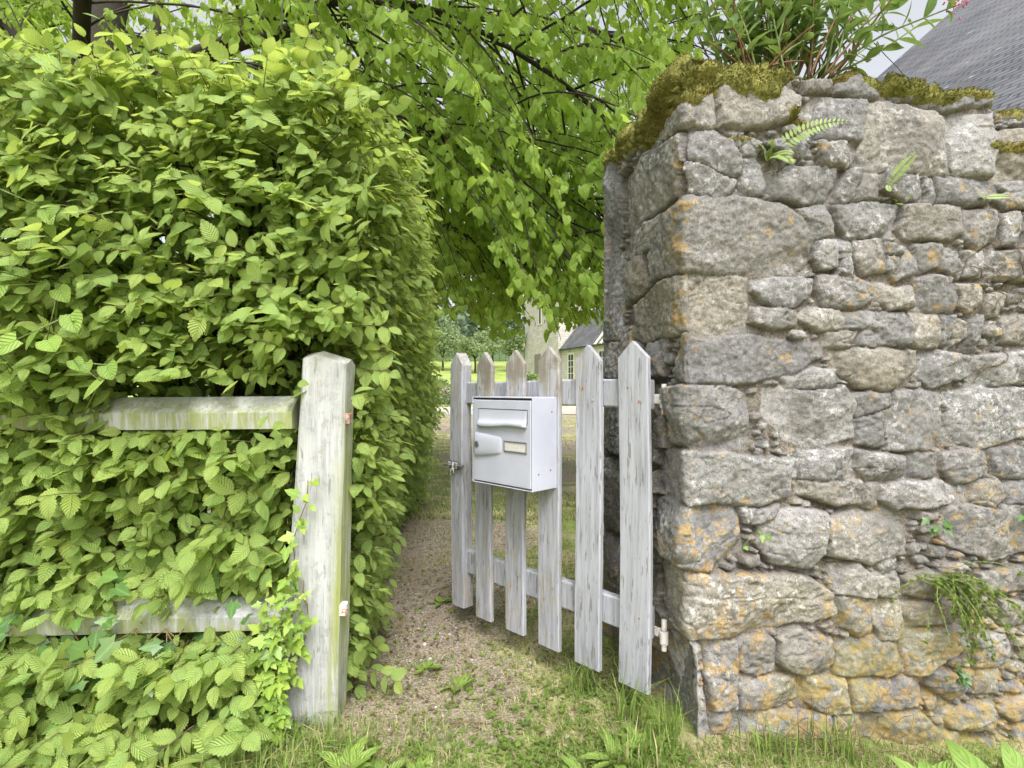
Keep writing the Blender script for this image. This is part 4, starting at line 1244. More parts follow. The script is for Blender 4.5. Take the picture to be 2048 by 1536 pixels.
    for _ in range(20):
        y = r.uniform(2.4, 5.4); x = r.uniform(-1.15, -0.9)
        P = np.array([(x + 0.05 * math.sin(q * 3 + y * 9), y + 0.04 * math.cos(q * 2 + y * 5), q * 0.5 - 0.05) for q in range(5)])
        st.tube(P, np.linspace(r.uniform(0.014, 0.025), 0.006, 5), 7, (r.random(), 0, 0))
    for _ in range(160):
        x = r.uniform(-2.3, -0.7); z = r.uniform(0.2, 1.95); y = r.uniform(1.95, 2.3)
        d = np.array([r.normal(0, 0.8), r.normal(-0.5, 0.4), r.normal(0.25, 0.4)]); d = unit(d) * r.uniform(0.15, 0.4)
        P = np.array([[x, y, z] + d * q + [0, 0, -0.03 * q * q] for q in np.linspace(0, 1, 5)])
        st.tube(P, np.linspace(0.005, 0.0018, 5), 5, (r.random(), 0, 0))
    o4 = st.build('branches', M_BARK, hd, shade=True); o4.location = -off; tag(o4, kind='stuff')
    # bindweed: big smooth leaves at the hedge's outer end, and ivy low in front
    bw = Leaves(); sm = MB()
    for cx, cz, n in ((-1.47, 1.60, 4), (-1.45, 1.46, 5), (-1.30, 1.28, 5), (-1.20, 1.18, 4), (-1.42, 1.15, 3)):
        pts = []
        for i in range(n):
            p = np.array([cx + r.normal(0, 0.05), 1.58 + r.normal(0, 0.03), cz + r.normal(0, 0.05)])
            a = unit(np.array([r.normal(0.3, 0.5), -0.35, r.normal(-0.6, 0.3)]))
            bw.add(p, a, np.array([r.normal(0, 0.3), -0.8, 0.7]), r.uniform(0.045, 0.08), (np.clip(r.normal(0.6, 0.2), 0, 1), np.clip(r.normal(0.3, 0.2), 0, 1), 0.4)); pts.append(p)
        sm.tube(np.array([[cx - 0.15, 1.72, cz - 0.2]] + pts), 0.0018, 5, (0.5, 0, 0))
    bo = np.array([-1.4, 1.6, 1.0])
    b = thing('bindweed', 'climber with large smooth yellow-green heart leaves on the hedge face', 'climber', tuple(bo))
    tag(bw.build('leaves', SMOOTHHEART, M_WEED, b, bo, 3), kind='stuff')
    o = sm.build('stems', M_STEM, b, shade=True); o.location = -bo
    return


build_hedge()


def build_ivy():
    r = np.random.default_rng(77)
    L = Leaves(); st = MB()
    def lean(z): return -0.02 + 0.062 * ((z + 0.15) / 1.35 - 0.11)
    for k in range(9):
        x = -0.64 - 0.09 + r.uniform(0, 0.065); z = 0.0; P = []
        top = r.uniform(0.22, 0.62) if k else 0.8
        while z < top:
            x += r.normal(0.0, 0.012); x = np.clip(x, -0.75, -0.66 + 0.02 * (z < 0.4))
            p = np.array([x + lean(z), 1.738 - 0.002 - 0.05 * (x + lean(z) < -0.70), z]); P.append(p)
            for _ in range(2):
                if r.random() < 0.9:
                    a = unit(np.array([r.normal(0, 0.7), -0.45, r.normal(-0.3, 0.6)]))
                    L.add(p + np.array([r.normal(0, 0.015), -0.012 - 0.02 * r.random(), r.normal(0, 0.015)]), a, np.array([r.normal(0, 0.3), -1, 0.5]), r.uniform(0.028, 0.058), (np.clip(r.normal(0.72, 0.25), 0, 1), np.clip(r.normal(0.3, 0.25), 0, 1), 0.0))
            z += r.uniform(0.022, 0.045)
        if len(P) > 2: st.tube(np.array(P), 0.0016, 5, (0.4, 0.8, 0))
    o_ = np.array([-0.68, 1.73, 0.0])
    t = thing('ivy', 'young bright ivy climbing the left edge of the white post', 'climber', tuple(o_))
    tag(L.build('leaves', IVY, M_IVY, t, o_, 5), kind='stuff')
    o = st.build('stems', M_STEM, t, shade=True); o.location = -o_
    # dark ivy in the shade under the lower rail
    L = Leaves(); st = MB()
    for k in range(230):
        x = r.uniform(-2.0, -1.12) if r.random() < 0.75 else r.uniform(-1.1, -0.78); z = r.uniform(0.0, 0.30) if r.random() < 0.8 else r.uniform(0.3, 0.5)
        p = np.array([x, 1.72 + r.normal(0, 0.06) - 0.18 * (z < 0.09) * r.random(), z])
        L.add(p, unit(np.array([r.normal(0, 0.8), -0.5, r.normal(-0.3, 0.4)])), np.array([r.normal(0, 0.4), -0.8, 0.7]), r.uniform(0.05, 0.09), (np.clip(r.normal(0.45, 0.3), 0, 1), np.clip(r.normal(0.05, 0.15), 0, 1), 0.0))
    for k in range(14):
        x = r.uniform(-1.9, -0.8)
        st.tube([(x, 1.8, 0.0), (x + r.normal(0, 0.1), 1.76, 0.15), (x + r.normal(0, 0.15), 1.74, 0.32)], 0.002, 5, (0.3, 0.8, 0))
    o_ = np.array([-1.35, 1.75, 0.0])
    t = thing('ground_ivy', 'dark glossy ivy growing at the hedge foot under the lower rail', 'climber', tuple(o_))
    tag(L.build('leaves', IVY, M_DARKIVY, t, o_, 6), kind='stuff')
    o = st.build('stems', M_STEM, t, shade=True); o.location = -o_


build_ivy()


# ------------------------------------------------------------------ the lime tree
def curve(pts, n=24):
    """smooth polyline through the control points"""
    p = np.array(pts, float); m = len(p)
    t = np.linspace(0, m - 1, n); out = []
    for u in t:
        i = min(int(u), m - 2); f = u - i
        p0 = p[max(i - 1, 0)]; p1 = p[i]; p2 = p[i + 1]; p3 = p[min(i + 2, m - 1)]
        out.append(0.5 * ((2 * p1) + (-p0 + p2) * f + (2 * p0 - 5 * p1 + 4 * p2 - p3) * f * f + (-p0 + 3 * p1 - 3 * p2 + p3) * f ** 3))
    return np.array(out)


def build_lime():
    r = np.random.default_rng(52)
    base = np.array([-4.25, 5.6, 0.0])
    t = thing('lime_tree', 'large lime tree whose drooping leafy branches hang over the path', 'tree', tuple(base))
    b = MB()
    tp = curve([base + (0, 0, -0.3), base + (0.03, 0, 1.5), base + (0.05, 0, 3.2), base + (-0.05, 0.1, 4.6), base + (0.3, 0.3, 6.5), base + (0.4, 0.3, 8.2)], 30)
    b.tube(tp, np.interp(np.linspace(0, 1, 30), [0, 0.1, 0.4, 0.6, 1], [0.36, 0.27, 0.23, 0.2, 0.05]), 16, (0.4, 0, 0))
    o = b.build('trunk', M_BARK, t, shade=True); o.location = -base
    limbs = [
        ([tp[11], (-3.2, 5.3, 4.2), (-1.9, 4.7, 4.15), (-0.8, 4.4, 4.7), (0.6, 4.6, 5.1), (1.6, 4.8, 5.0)], 0.085),
        ([tp[14], (-3.0, 6.2, 5.0), (-1.2, 6.4, 5.4), (0.5, 6.2, 5.2), (1.5, 6.0, 4.8)], 0.11),
        ([tp[10], (-3.6, 4.6, 3.9), (-2.6, 3.6, 4.4), (-1.2, 3.2, 4.7), (0.3, 3.4, 4.7)], 0.09),
        ([tp[12], (-5.2, 5.0, 4.6), (-6.6, 4.7, 4.9), (-7.6, 4.6, 4.8)], 0.10),
        ([tp[11], (-5.0, 5.2, 4.8), (-5.9, 4.5, 5.9), (-6.3, 4.0, 6.5)], 0.10),
        ([tp[15], (-3.5, 7.4, 5.4), (-2.0, 8.2, 5.6), (-0.2, 8.0, 5.2), (1.2, 7.6, 4.6)], 0.10),
        ([tp[11], (-2.9, 5.4, 3.8), (-1.5, 5.6, 3.9), (-0.3, 5.6, 3.5), (0.8, 5.5, 2.9)], 0.06),
        ([tp[13], (-2.8, 6.6, 4.4), (-1.0, 7.0, 4.3), (0.3, 7.0, 3.6), (1.3, 6.8, 3.0)], 0.06),
        ([tp[12], (-2.4, 4.6, 4.0), (-0.9, 4.3, 4.1), (0.3, 4.4, 3.6), (1.0, 4.5, 3.0)], 0.05),
        ([tp[10], (-2.9, 5.9, 3.5), (-1.7, 6.1, 3.4), (-0.8, 6.0, 2.9), (0.1, 5.9, 2.3)], 0.045),
        ([tp[11], (-2.2, 5.2, 3.7), (-0.9, 5.0, 3.5), (0.0, 5.0, 2.9), (0.7, 5.0, 2.3)], 0.045),
        ([tp[12], (-5.0, 6.8, 4.7), (-6.4, 7.3, 4.8), (-7.8, 7.6, 4.5)], 0.07),
        ([tp[13], (-4.6, 7.8, 5.0), (-5.6, 9.2, 5.2), (-6.8, 10.2, 5.0)], 0.07),
        ([tp[13], (-3.8, 7.8, 4.8), (-3.2, 9.2, 4.8), (-2.0, 10.2, 4.5)], 0.06),
        ([tp[14], (-4.8, 6.8, 5.4), (-5.8, 7.2, 6.0), (-7.0, 7.6, 6.2)], 0.06),
        ([tp[11], (-3.0, 7.6, 3.8), (-1.6, 8.0, 3.6), (-0.5, 7.8, 3.0), (0.6, 7.5, 2.5)], 0.045),
    ]
    br = MB(); L = Leaves(); twm = MB()
    bo = 0
    def zlow(x, y): return 1.15 + 0.30 * math.exp(-((x / y - 0.045) / 0.018) ** 2) + 0.125 * y + 0.25 * math.sin(x * 5.1 + y) * math.sin(x * 2.3 + 1.0) - 0.05 + (0.35 * max(0, -0.35 - x) if x > -0.9 else 0.2)

    zl0 = zlow
    def zlow(x, y):
        z = zl0(x, y)
        if x < -0.36 * y - 0.3 and y < 5.2: z = max(z, 1.08 + 0.63 * y)
        return z

    def add_twig(p, d, n, s):
        q = p.copy(); pts = [q.copy()]
        side = unit(np.cross(d, [0, 0, 1.0]) + r.normal(0, 0.15, 3))
        for i in range(n):
            d = unit(d + np.array([0, 0, -0.10]) + r.normal(0, 0.07, 3))
            q = q + d * s * 0.6; pts.append(q.copy())
            if q[2] < zlow(q[0], q[1]) or q[0] > 1.75 or q[1] < 2.85: break
            if q[1] < 3.6 and q[0] < -0.5 and q[2] < 2.6: break
            a = unit(side * (1 if i % 2 else -1) * 0.6 + d * 0.35 + np.array([0, 0, -0.75]) + r.normal(0, 0.25, 3))
            nn = unit(np.array([r.normal(0, 0.5), r.normal(-0.35, 0.5), 0.75]))
            L.add(q + np.array([0, 0, -0.012]), a, nn, s * r.uniform(0.75, 1.2), (np.clip(r.normal(0.5, 0.25), 0, 1), np.clip(r.normal(0.22, 0.2), 0, 1), 0))
        if len(pts) > 2: twm.tube(np.array(pts), np.linspace(0.0022, 0.0009, len(pts)), 4, (0.5 + 0.5 * r.random(), 0, 0), cap=False)

    for pts, rad in limbs:
        c = curve(pts, 26)
        br.tube(c, np.interp(np.linspace(0, 1, 26), [0, 0.12, 1], [rad, rad * 0.8, rad * 0.16]), 9, (r.random() * 0.5, 0, 0))
        for i in range(4, 26):
            for _ in range(3):
                d0 = c[min(i + 1, 25)] - c[max(i - 1, 0)]; d0 = unit(d0)
                side = unit(np.cross(d0, [0, 0, 1])) * (1 if r.random() < 0.5 else -1)
                d = unit(d0 * 0.55 + side * r.uniform(0.3, 1.0) + np.array([0, 0, r.normal(0.0, 0.35)]))
                ln = r.uniform(1.2, 3.3) * (0.75 if i > 20 else 1); m = 17
                q = c[i].copy(); P = [q.copy()]
                for k in range(m):
                    d = unit(d + np.array([0.02, -0.005, -0.04 - 0.0035 * k]) + r.normal(0, 0.05, 3))
                    q = q + d * ln / m; P.append(q.copy())
                    if q[2] < zlow(q[0], q[1]) + 0.1: break
                P = np.array(P)
                if len(P) < 4: continue
                br.tube(P, np.linspace(0.011, 0.002, len(P)), 5, (r.random() * 0.7, 0, 0), cap=False)
                for k in range(2, len(P)):
                    if r.random() < 0.95:
                        sd = unit(np.cross(d, [0, 0, 1])) * (1 if k % 2 else -1)
                        add_twig(P[k], unit(d * 0.6 + sd * 0.8 + r.normal(0, 0.25, 3)), r.integers(4, 8), r.uniform(0.055, 0.08))
                add_twig(P[-1], d, 7, 0.07)
    o = br.build('branches', M_BARK, t, shade=True); o.location = -base; tag(o, kind='stuff')
    o = twm.build('twigs', M_TWIG, t, shade=True); o.location = -base; tag(o, kind='stuff')
    tag(L.build('crown', HEART, M_LIME, t, base, 8), kind='stuff')
    print('lime leaves', len(L.P))
    # slim second trunk behind
    b2 = np.array([-4.55, 6.9, 0.0])
    t2 = thing('young_tree', 'slim bare tree stem to the right of the thick trunk, above the hedge', 'tree', tuple(b2))
    b = MB(); c = curve([b2 + (0, 0, -0.2), b2 + (0.04, 0, 2), b2 + (-0.03, 0, 4), b2 + (0.1, 0.1, 6.5), b2 + (0.1, 0.2, 8)], 20)
    b.tube(c, np.linspace(0.10, 0.03, 20), 10, (0.7, 0, 0))
    o = b.build('trunk', M_BARK, t2, shade=True); o.location = -b2
    L = Leaves()
    for _ in range(1500):
        p = b2 + np.array([r.normal(0, 1.0), r.normal(0.6, 0.9), r.normal(6.3, 1.0)])
        L.add(p, unit(np.array([r.normal(), r.normal(), -0.8])), np.array([r.normal(0, 0.5), -0.3, 0.8]), r.uniform(0.07, 0.1), (r.random(), r.random() * 0.5, 0))
    tag(L.build('crown', HEART, M_LIME, t2, b2, 9), kind='stuff')


build_lime()


# ------------------------------------------------------------------ plants on and in the wall
def frond(L, p, d, n, ln, droop, pin):
    q = p.copy(); d = unit(d); P = [q.copy()]
    for i in range(n):
        f = i / n
        d = unit(d + np.array([0, 0, -droop / n])); q = q + d * ln / n; P.append(q.copy())
        side = unit(np.cross(d, [0, -1.0, 0.45])); nn = np.cross(side, d)
        s = pin * (math.sin(math.pi * min(1, 0.15 + f * 0.9)) ** 0.7 + 0.1)
        for sg_ in (1, -1):
            L.add(q, unit(side * sg_ + d * 0.25), nn + 0.1 * rng.normal(size=3), s, (np.clip(0.75 + 0.15 * rng.normal(), 0, 1), 0.2 * rng.random(), 0))
    return np.array(P)


PINNA = [leaf_tpl(5, 0.15, 0.0, 'lance', 0.1, 0.1)]


def build_wall_plants():
    r = np.random.default_rng(91)
    specs = [((1548, 312), 'pale green fern arching from a joint below the mossy corner', [((0.55, -0.30, 0.75), 0.25, 1.3, 0.030), ((0.12, -0.45, 0.1), 0.13, 1.5, 0.024), ((-0.35, -0.4, 0.45), 0.09, 1.0, 0.020), ((-0.1, -0.5, 0.6), 0.08, 1.0, 0.018), ((0.3, -0.6, 0.3), 0.10, 1.2, 0.018)]),
             ((1772, 372), 'small brownish fern in the joint under the tall pale stone', [((0.35, -0.2, 0.6), 0.12, 0.4, 0.018), ((-0.1, -0.3, -0.5), 0.03, 0.3, 0.01)]),
             ((1800, 402), 'tiny fern rosette on the course below the tall pale stone', [((0.4, -0.4, 0.4), 0.05, 0.8, 0.010), ((-0.2, -0.4, 0.2), 0.04, 0.8, 0.009), ((0.1, -0.5, -0.1), 0.04, 0.5, 0.009)]),
             ((1960, 398), 'flat yellowish fern frond beside the right end of the wall', [((0.8, -0.3, 0.1), 0.07, 0.4, 0.012), ((-0.6, -0.4, 0.1), 0.05, 0.4, 0.010)])]
    for (px, py), lab, fr in specs:
        p, n = on_wall(px, py)
        t = thing('fern', lab, 'fern', tuple(p), group='ferns in the wall joints')
        L = Leaves(); st = MB()
        for d, ln, dr, pin in fr:
            P = frond(L, p, np.array(d, float), 22, ln, dr, pin)
            st.tube(P, 0.0011, 5, (0.3, 0.4, 0), cap=False)
        o = L.build('frond', PINNA, M_FERN, t, p, 4)
        o = st.build('stems', M_STEM, t); o.location = -p
    # red valerian growing on the wall top
    base = np.array([C0[0] + DF[0] * 0.36 - DF[1] * -0.0, C0[1] + DF[1] * 0.36 + 0.12, H - 0.02])
    t = thing('valerian', 'leafy valerian with a pink flower head growing on the wall top', 'plant', tuple(base))
    L = Leaves(); st = MB(); fl = MB()
    def stem(s, back, d, ln, n, leafs, curl=0.0, flower=False, ls=0.072):
        q = np.array([C0[0] + DF[0] * s - DF[1] * back, C0[1] + DF[1] * s + back * DF[0], H - 0.03]); d = unit(np.array(d, float)); P = [q.copy()]
        for i in range(n):
            d = unit(d + np.array([0, 0, -curl / n]) + r.normal(0, 0.05, 3)); q = q + d * ln / n; P.append(q.copy())
            if i >= leafs and i % 2 == 0:
                sd = unit(np.cross(d, r.normal(size=3)))
                for k in (1, -1):
                    a = unit(sd * k + d * 0.7 + np.array([0, 0, 0.05]))
                    L.add(q, a, d + 0.4 * r.normal(size=3) + np.array([0, -0.3, 0.4]), ls * r.uniform(0.6, 1.15), (np.clip(r.normal(0.6, 0.25), 0, 1), np.clip(r.normal(0.15, 0.2), 0, 1), 0))
        P = np.array(P)
        st.tube(P, np.linspace(0.0042, 0.002, len(P)), 6, (r.random(), 1.0 if r.random() < 0.45 else 0.1, 0))
        if flower:
            for _ in range(34):
                c = q + r.normal(0, 0.012, 3)
                fl.tube([c, c + unit(r.normal(size=3) + [0, 0, 0.3]) * 0.008], [0.0006, 0.0028], 5, (r.random(), 0, 0))
        return q
    for _ in range(62):
        s = np.clip(r.normal(0.41, 0.085), 0.2, 0.60)
        lean_ = (s - 0.40) * 1.8
        stem(s, r.uniform(0.03, 0.26), (lean_ + r.normal(0, 0.2), r.normal(-0.1, 0.22), 1.0), r.uniform(0.25, 0.45), 14, 2 if r.random() < 0.4 else 5, 0.2)
    for _ in range(30):
        s = r.uniform(0.22, 0.60)
        stem(s, r.uniform(0.02, 0.2), (r.normal(0.2, 0.7), r.normal(-0.2, 0.4), 0.8), r.uniform(0.10, 0.22), 9, 9, 0.4)
    # the long shoots that lean out to the right and left
    stem(0.50, 0.04, (0.80, -0.2, 0.62), 0.40, 14, 2, 0.15, True, 0.085); stem(0.52, 0.03, (0.80, -0.25, 0.66), 0.34, 14, 4, 0.1, True, 0.07); stem(0.52, 0.05, (0.9, -0.15, 0.6), 0.34, 12, 2, 0.2, False, 0.085); stem(0.50, 0.03, (0.6, -0.25, 0.7), 0.28, 11, 1, 0.3, False, 0.08)
    stem(0.48, 0.08, (0.95, -0.1, 0.95), 0.50, 14, 3, 0.3, True, 0.07)
    stem(0.27, 0.05, (-0.6, -0.15, 0.9), 0.22, 10, 1, 0.3, False, 0.085); stem(0.30, 0.08, (-0.45, -0.1, 1.0), 0.30, 11, 1, 0.2, False, 0.085); stem(0.24, 0.06, (-0.5, -0.1, 0.7), 0.13, 8, 1, 0.2, False, 0.075)
    tag(L.build('leaves', [leaf_tpl(10, 0.21, 0.0, 'lance', f, d, 5) for f, d in ((0.3, 0.25), (0.15, 0.4), (0.4, 0.05))], M_VALERIAN, t, base, 7), kind='stuff')
    o = st.build('stems', M_STEM, t, shade=True); o.location = -base
    o = fl.build('flower_head', M_PETAL, t, shade=True); o.location = -base
    # cleavers hanging out of the lower joints
    p, n = on_wall(1860, 1150)
    t = thing('cleavers', 'tangled pale green cleavers spilling from a low joint of the wall', 'plant', tuple(p))
    L = Leaves(); st = MB()
    for _ in range(46):
        d = unit(np.array([r.normal(0.55, 0.6), r.normal(-0.5, 0.15), r.normal(0.25, 0.4)])); q = p + np.array([r.normal(0, 0.03), 0, r.normal(0, 0.015)]); P = [q.copy()]
        ln = r.uniform(0.12, 0.30)
        for i in range(12):
            d = unit(d + np.array([0.02, 0.035, -0.21]) + r.normal(0, 0.1, 3)); q = q + d * ln / 12
            q[1] = min(q[1], C0[1] + (q[0] - C0[0]) * DF[1] / DF[0] - 0.06); P.append(q.copy())
            if i % 2:
                for _k in range(4):
                    L.add(q, unit(r.normal(size=3)), r.normal(size=3), r.uniform(0.007, 0.014), (np.clip(r.normal(0.7, 0.2), 0, 1), np.clip(r.normal(0.25, 0.2), 0, 1), 0))
        st.tube(np.array(P), 0.0011, 4, (0.7, 0.1, 0), cap=False)
    tag(L.build('leaves', SMOOTHHEART, M_WEED, t, p, 7), kind='stuff')
    o = st.build('stems', M_STEM, t, shade=True); o.location = -p
    # small ivy sprigs rooted in the holes
    for (px, py), lab, n_, sz in (((1868, 1045), 'dark ivy sprig in the deep hole under a flat ochre stone', 6, 0.036), ((2040, 1020), 'dark ivy sprig at the right edge of the wall', 9, 0.036), ((1905, 1335), 'dark ivy sprig in a hole low in the wall', 12, 0.032), ((1500, 1070), 'pair of small green leaves in a joint beside the corner stones', 4, 0.026)):
        p, n = on_wall(px, py)
        t = thing('ivy_sprig', lab, 'climber', tuple(p), group='ivy sprigs in the wall')
        L = Leaves(); st = MB()
        for _ in range(n_):
            q = p + np.array([r.normal(0, 0.022), -0.022 - 0.025 * r.random(), r.normal(0, 0.018)])
            L.add(q, unit(np.array([r.normal(0, 0.7), -0.4, r.normal(-0.5, 0.4)])), np.array([r.normal(0, 0.3), -1, 0.5]), sz * r.uniform(0.7, 1.2), (np.clip(r.normal(0.45, 0.25), 0, 1), 0.05, 0))
            st.tube([p + [0, 0.02, 0], (p + q) / 2 + [0, -0.01, 0.004], q], 0.0009, 4, (0.3, 0.5, 0))
        L.build('leaf', IVY, M_DARKIVY if py < 1400 and px > 1600 else M_IVY, t, p, 3)
        o = st.build('stems', M_STEM, t); o.location = -p
    # bare creeper roots over the right of the wall
    p, n = on_wall(2010, 560)
    t = thing('creeper', 'dry brown creeper stems clinging to the wall at the right', 'climber', tuple(p))
    st = MB()
    for _ in range(40):
        x0, y0 = r.uniform(1940, 2085), r.uniform(480, 740); P = []
        dx, dy = r.normal(0, 7), r.uniform(6, 18)
        for i in range(9):
            q, n2 = on_wall(x0 + dx * i + 7 * math.sin(i * 1.3 + x0), y0 + dy * i * 0.55)
            P.append(q + n2 * 0.004)
        st.tube(np.array(P), r.uniform(0.0006, 0.0015), 5, (0.3 + r.random() * 0.7, 0, 0), cap=False)
    o = st.build('stems', M_TWIG, t, shade=True); o.location = -p


build_wall_plants()


# ------------------------------------------------------------------ grass, weeds, pebbles
def blades(r, P, h, w, lean=0.5, dry=0.2):
    n = len(P)
    a = r.random(n) * 2 * np.pi; d = np.stack([np.cos(a), np.sin(a), 0 * a], -1); s = np.stack([-np.sin(a), np.cos(a), 0 * a], -1)
    h = h[:, None]; w = w[:, None]; ln = (lean * r.random(n))[:, None]
    up = np.array([0, 0, 1.0])
    v0 = P - s * w; v1 = P + s * w
    m = P + up * h * 0.55 + d * h * ln * 0.3
    v2 = m - s * w * 0.8; v3 = m + s * w * 0.8
    tip = P + up * h * (1 - 0.35 * ln) + d * h * ln
    V = np.stack([v0, v1, v2, v3, tip], 1).reshape(-1, 3)
    b = (np.arange(n) * 5)[:, None]
    Q = b + np.array([[0, 1, 3, 2]]); T = b + np.array([[2, 3, 4]])
    tint = np.stack([np.clip(r.normal(0.55, 0.25, n), 0, 1), (r.random(n) < dry) * r.uniform(0.5, 1, n), 0 * a], -1)
    return V, Q, T, np.repeat(tint, 5, 0)


def build_undergrowth():
    r = np.random.default_rng(13)
    # rough grass along the hedge foot
    n = 4000
    x = r.uniform(-2.0, -0.55, n); y = r.uniform(1.42, 1.85, n)
    V, Q, T, t = blades(r, np.stack([x, y, gz(x, y) - 0.003], -1), r.uniform(0.03, 0.11, n), r.uniform(0.0012, 0.0026, n), 1.3, 0.2)
    tag(mesh('verge_grass', V, [Q, T], M_GRASS, tint=t, shade=False), 'rough green grass along the foot of the hedge', 'grass', kind='stuff')
    # short turf on the lane side and through the gateway
    n = 60000
    x = r.uniform(-0.95, 1.9, n); y = 1.45 + 3.2 * r.random(n) ** 1.6
    bare = np.exp(-(((x + 0.42) / 0.32) ** 2 + ((y - 2.5) / 0.8) ** 2))
    dens = np.clip(0.62 + 0.3 * smooth(x, -0.15, 0.3) + 1.1 * fbm(x * 3.2, y * 3.2, 2, 3) - 0.8 * bare - 0.12 * smooth(y, 2.4, 4), 0.03, 1)
    wl = y < C0[1] + (x - C0[0]) * DF[1] / DF[0] - 0.01
    ok = (r.random(n) < dens) & ((x < 0.42) | wl)
    x, y = x[ok], y[ok]
    V, Q, T, t = blades(r, np.stack([x, y, gz(x, y) - 0.003], -1), r.uniform(0.012, 0.042, len(x)) * (0.7 + 0.6 * r.random(len(x))), r.uniform(0.0008, 0.0018, len(x)), 1.6, 0.38)
    tag(mesh('grass', V, [Q, T], M_GRASS, tint=t, shade=False), 'short patchy turf with dry blades in and before the gateway', 'grass', kind='stuff')
    # rougher grass along the lane in front
    n = 9000
    x = r.uniform(-0.75, 1.9, n); y = 1.44 + 0.34 * r.random(n) ** 1.4
    ok = (fbm(x * 4, y * 4, 6, 3) > -0.12 + 0.2 * (np.abs(x + 0.1) < 0.25)) & ((x < 0.42) | (y < C0[1] + (x - C0[0]) * DF[1] / DF[0] - 0.03)); x, y = x[ok], y[ok]
    V, Q, T, t = blades(r, np.stack([x, y, gz(x, y) - 0.003], -1), r.uniform(0.018, 0.055, len(x)), r.uniform(0.0009, 0.002, len(x)), 1.4, 0.4)
    tag(mesh('rough_grass', V, [Q, T], M_GRASS, tint=t, shade=False), 'rougher longer grass along the lane before the gate and wall', 'grass', kind='stuff')
    # further yard grass
    n = 26000
    y = 4.5 + 16 * r.random(n) ** 1.5; x = r.uniform(-0.28, 0.28, n) * y
    ok = fbm(x * 0.9, y * 0.9, 4, 3) > -0.15; x, y = x[ok], y[ok]
    V, Q, T, t = blades(r, np.stack([x, y, gz(x, y) - 0.003], -1), r.uniform(0.02, 0.06, len(x)), r.uniform(0.002, 0.005, len(x)), 1.4, 0.5)
    tag(mesh('yard_grass', V, [Q, T], M_GRASS, tint=t, shade=False), 'thin yellowing grass of the yard behind the gate', 'grass', kind='stuff')
    # fallen straw, clippings
    n = 5200
    x = r.uniform(-0.8, 0.75, n); y = 1.5 + 2.4 * r.random(n) ** 1.3
    ok = (x < 0.42) | (y < 1.62); x, y = x[ok], y[ok]; n = len(x)
    a = r.random(n) * 6.28; ln = r.uniform(0.01, 0.045, n); z = gz(x, y) + 0.006
    d = np.stack([np.cos(a) * ln, np.sin(a) * ln, r.normal(0, 0.004, n)], -1); s = np.stack([-np.sin(a), np.cos(a), 0 * a], -1) * 0.0012
    P = np.stack([x, y, z], -1)
    V = np.stack([P - s, P + s, P + d + s, P + d - s], 1).reshape(-1, 3)
    tt = np.repeat(np.stack([r.random(n), np.ones(n), 0 * x], -1), 4, 0)
    tag(mesh('straw', V, np.arange(4 * n).reshape(-1, 4), M_GRASS, tint=tt, shade=False), 'scattered dry straw and clippings on the bare earth of the gateway', 'straw', kind='stuff')
    # pebbles
    n = 13000
    x = r.uniform(-0.95, 0.75, n); y = 1.5 + 4.5 * r.random(n) ** 1.2
    ok = ((x < 0.4) | (y < 1.6)) & (r.random(n) < np.clip(0.5 + 1.3 * fbm(x * 2.2, y * 2.2, 5, 3), 0.06, 1)); x, y = x[ok], y[ok]; n = len(x)
    ico = np.array([(0, 0, 1), (0.9, 0, 0.4), (0.28, 0.86, 0.4), (-0.73, 0.53, 0.4), (-0.73, -0.53, 0.4), (0.28, -0.86, 0.4), (0.7, 0.5, -0.4), (-0.3, 0.85, -0.4), (-0.9, 0, -0.4), (-0.3, -0.85, -0.4), (0.7, -0.5, -0.4)])
    T = np.array([(0,1,2),(0,2,3),(0,3,4),(0,4,5),(0,5,1),(1,6,2),(2,7,3),(3,8,4),(4,9,5),(5,10,1),(2,6,7),(3,7,8),(4,8,9),(5,9,10),(1,10,6)])
    sz = r.uniform(0.002, 0.0055, n) * (1 + (r.random(n) < 0.06)); sc = np.stack([sz, sz * r.uniform(0.6, 1, n), sz * r.uniform(0.45, 0.8, n)], -1)
    V = (np.stack([x, y, gz(x, y) + sz * 0.2], -1)[:, None] + ico[None] * sc[:, None] * r.uniform(0.8, 1.2, (n, 11, 1))).reshape(-1, 3)
    Tn = (T[None] + (np.arange(n) * 11)[:, None, None]).reshape(-1, 3)
    tag(mesh('gravel', V, Tn, M_PEBBLE, tint=np.repeat(np.stack([r.random(n), 0 * x, 0 * x], -1), 11, 0)), 'loose pale gravel trodden into the path', 'gravel', kind='stuff')
    # fallen leaves
    L = Leaves()
    for _ in range(420):
        x, y = r.uniform(-0.85, 0.5), 1.55 + 2.0 * r.random() ** 1.2
        L.add(np.array([x, y, gz(x, y) + 0.012]), unit(np.array([r.normal(), r.normal(), 0.1])), np.array([r.normal(0, 0.25), r.normal(0, 0.25), 1]), r.uniform(0.012, 0.032), (r.random(), r.random(), r.random() < 0.6))
    tag(L.build('fallen_leaves', HORN_LOW, M_HEDGE, None, seed=3), 'fallen hornbeam leaves lying about the gateway', 'leaves', kind='stuff')
    L = Leaves()
    for _ in range(2600):
        x, y = r.uniform(-0.9, 0.55), 1.52 + 3.0 * r.random() ** 1.3
        if x > 0.42 and y > 1.62: continue
        L.add(np.array([x, y, gz(x, y) + 0.008]), unit(np.array([r.normal(), r.normal(), 0.15])), np.array([r.normal(0, 0.35), r.normal(0, 0.35), 1]), r.uniform(0.006, 0.020), (r.random() ** 1.5, 0, 0))
    tag(L.build('litter', HORN_LOW, M_TWIG, None, seed=5), 'brown crumbled leaf litter over the path', 'litter', kind='stuff')
    # low creeping weeds
    L = Leaves()
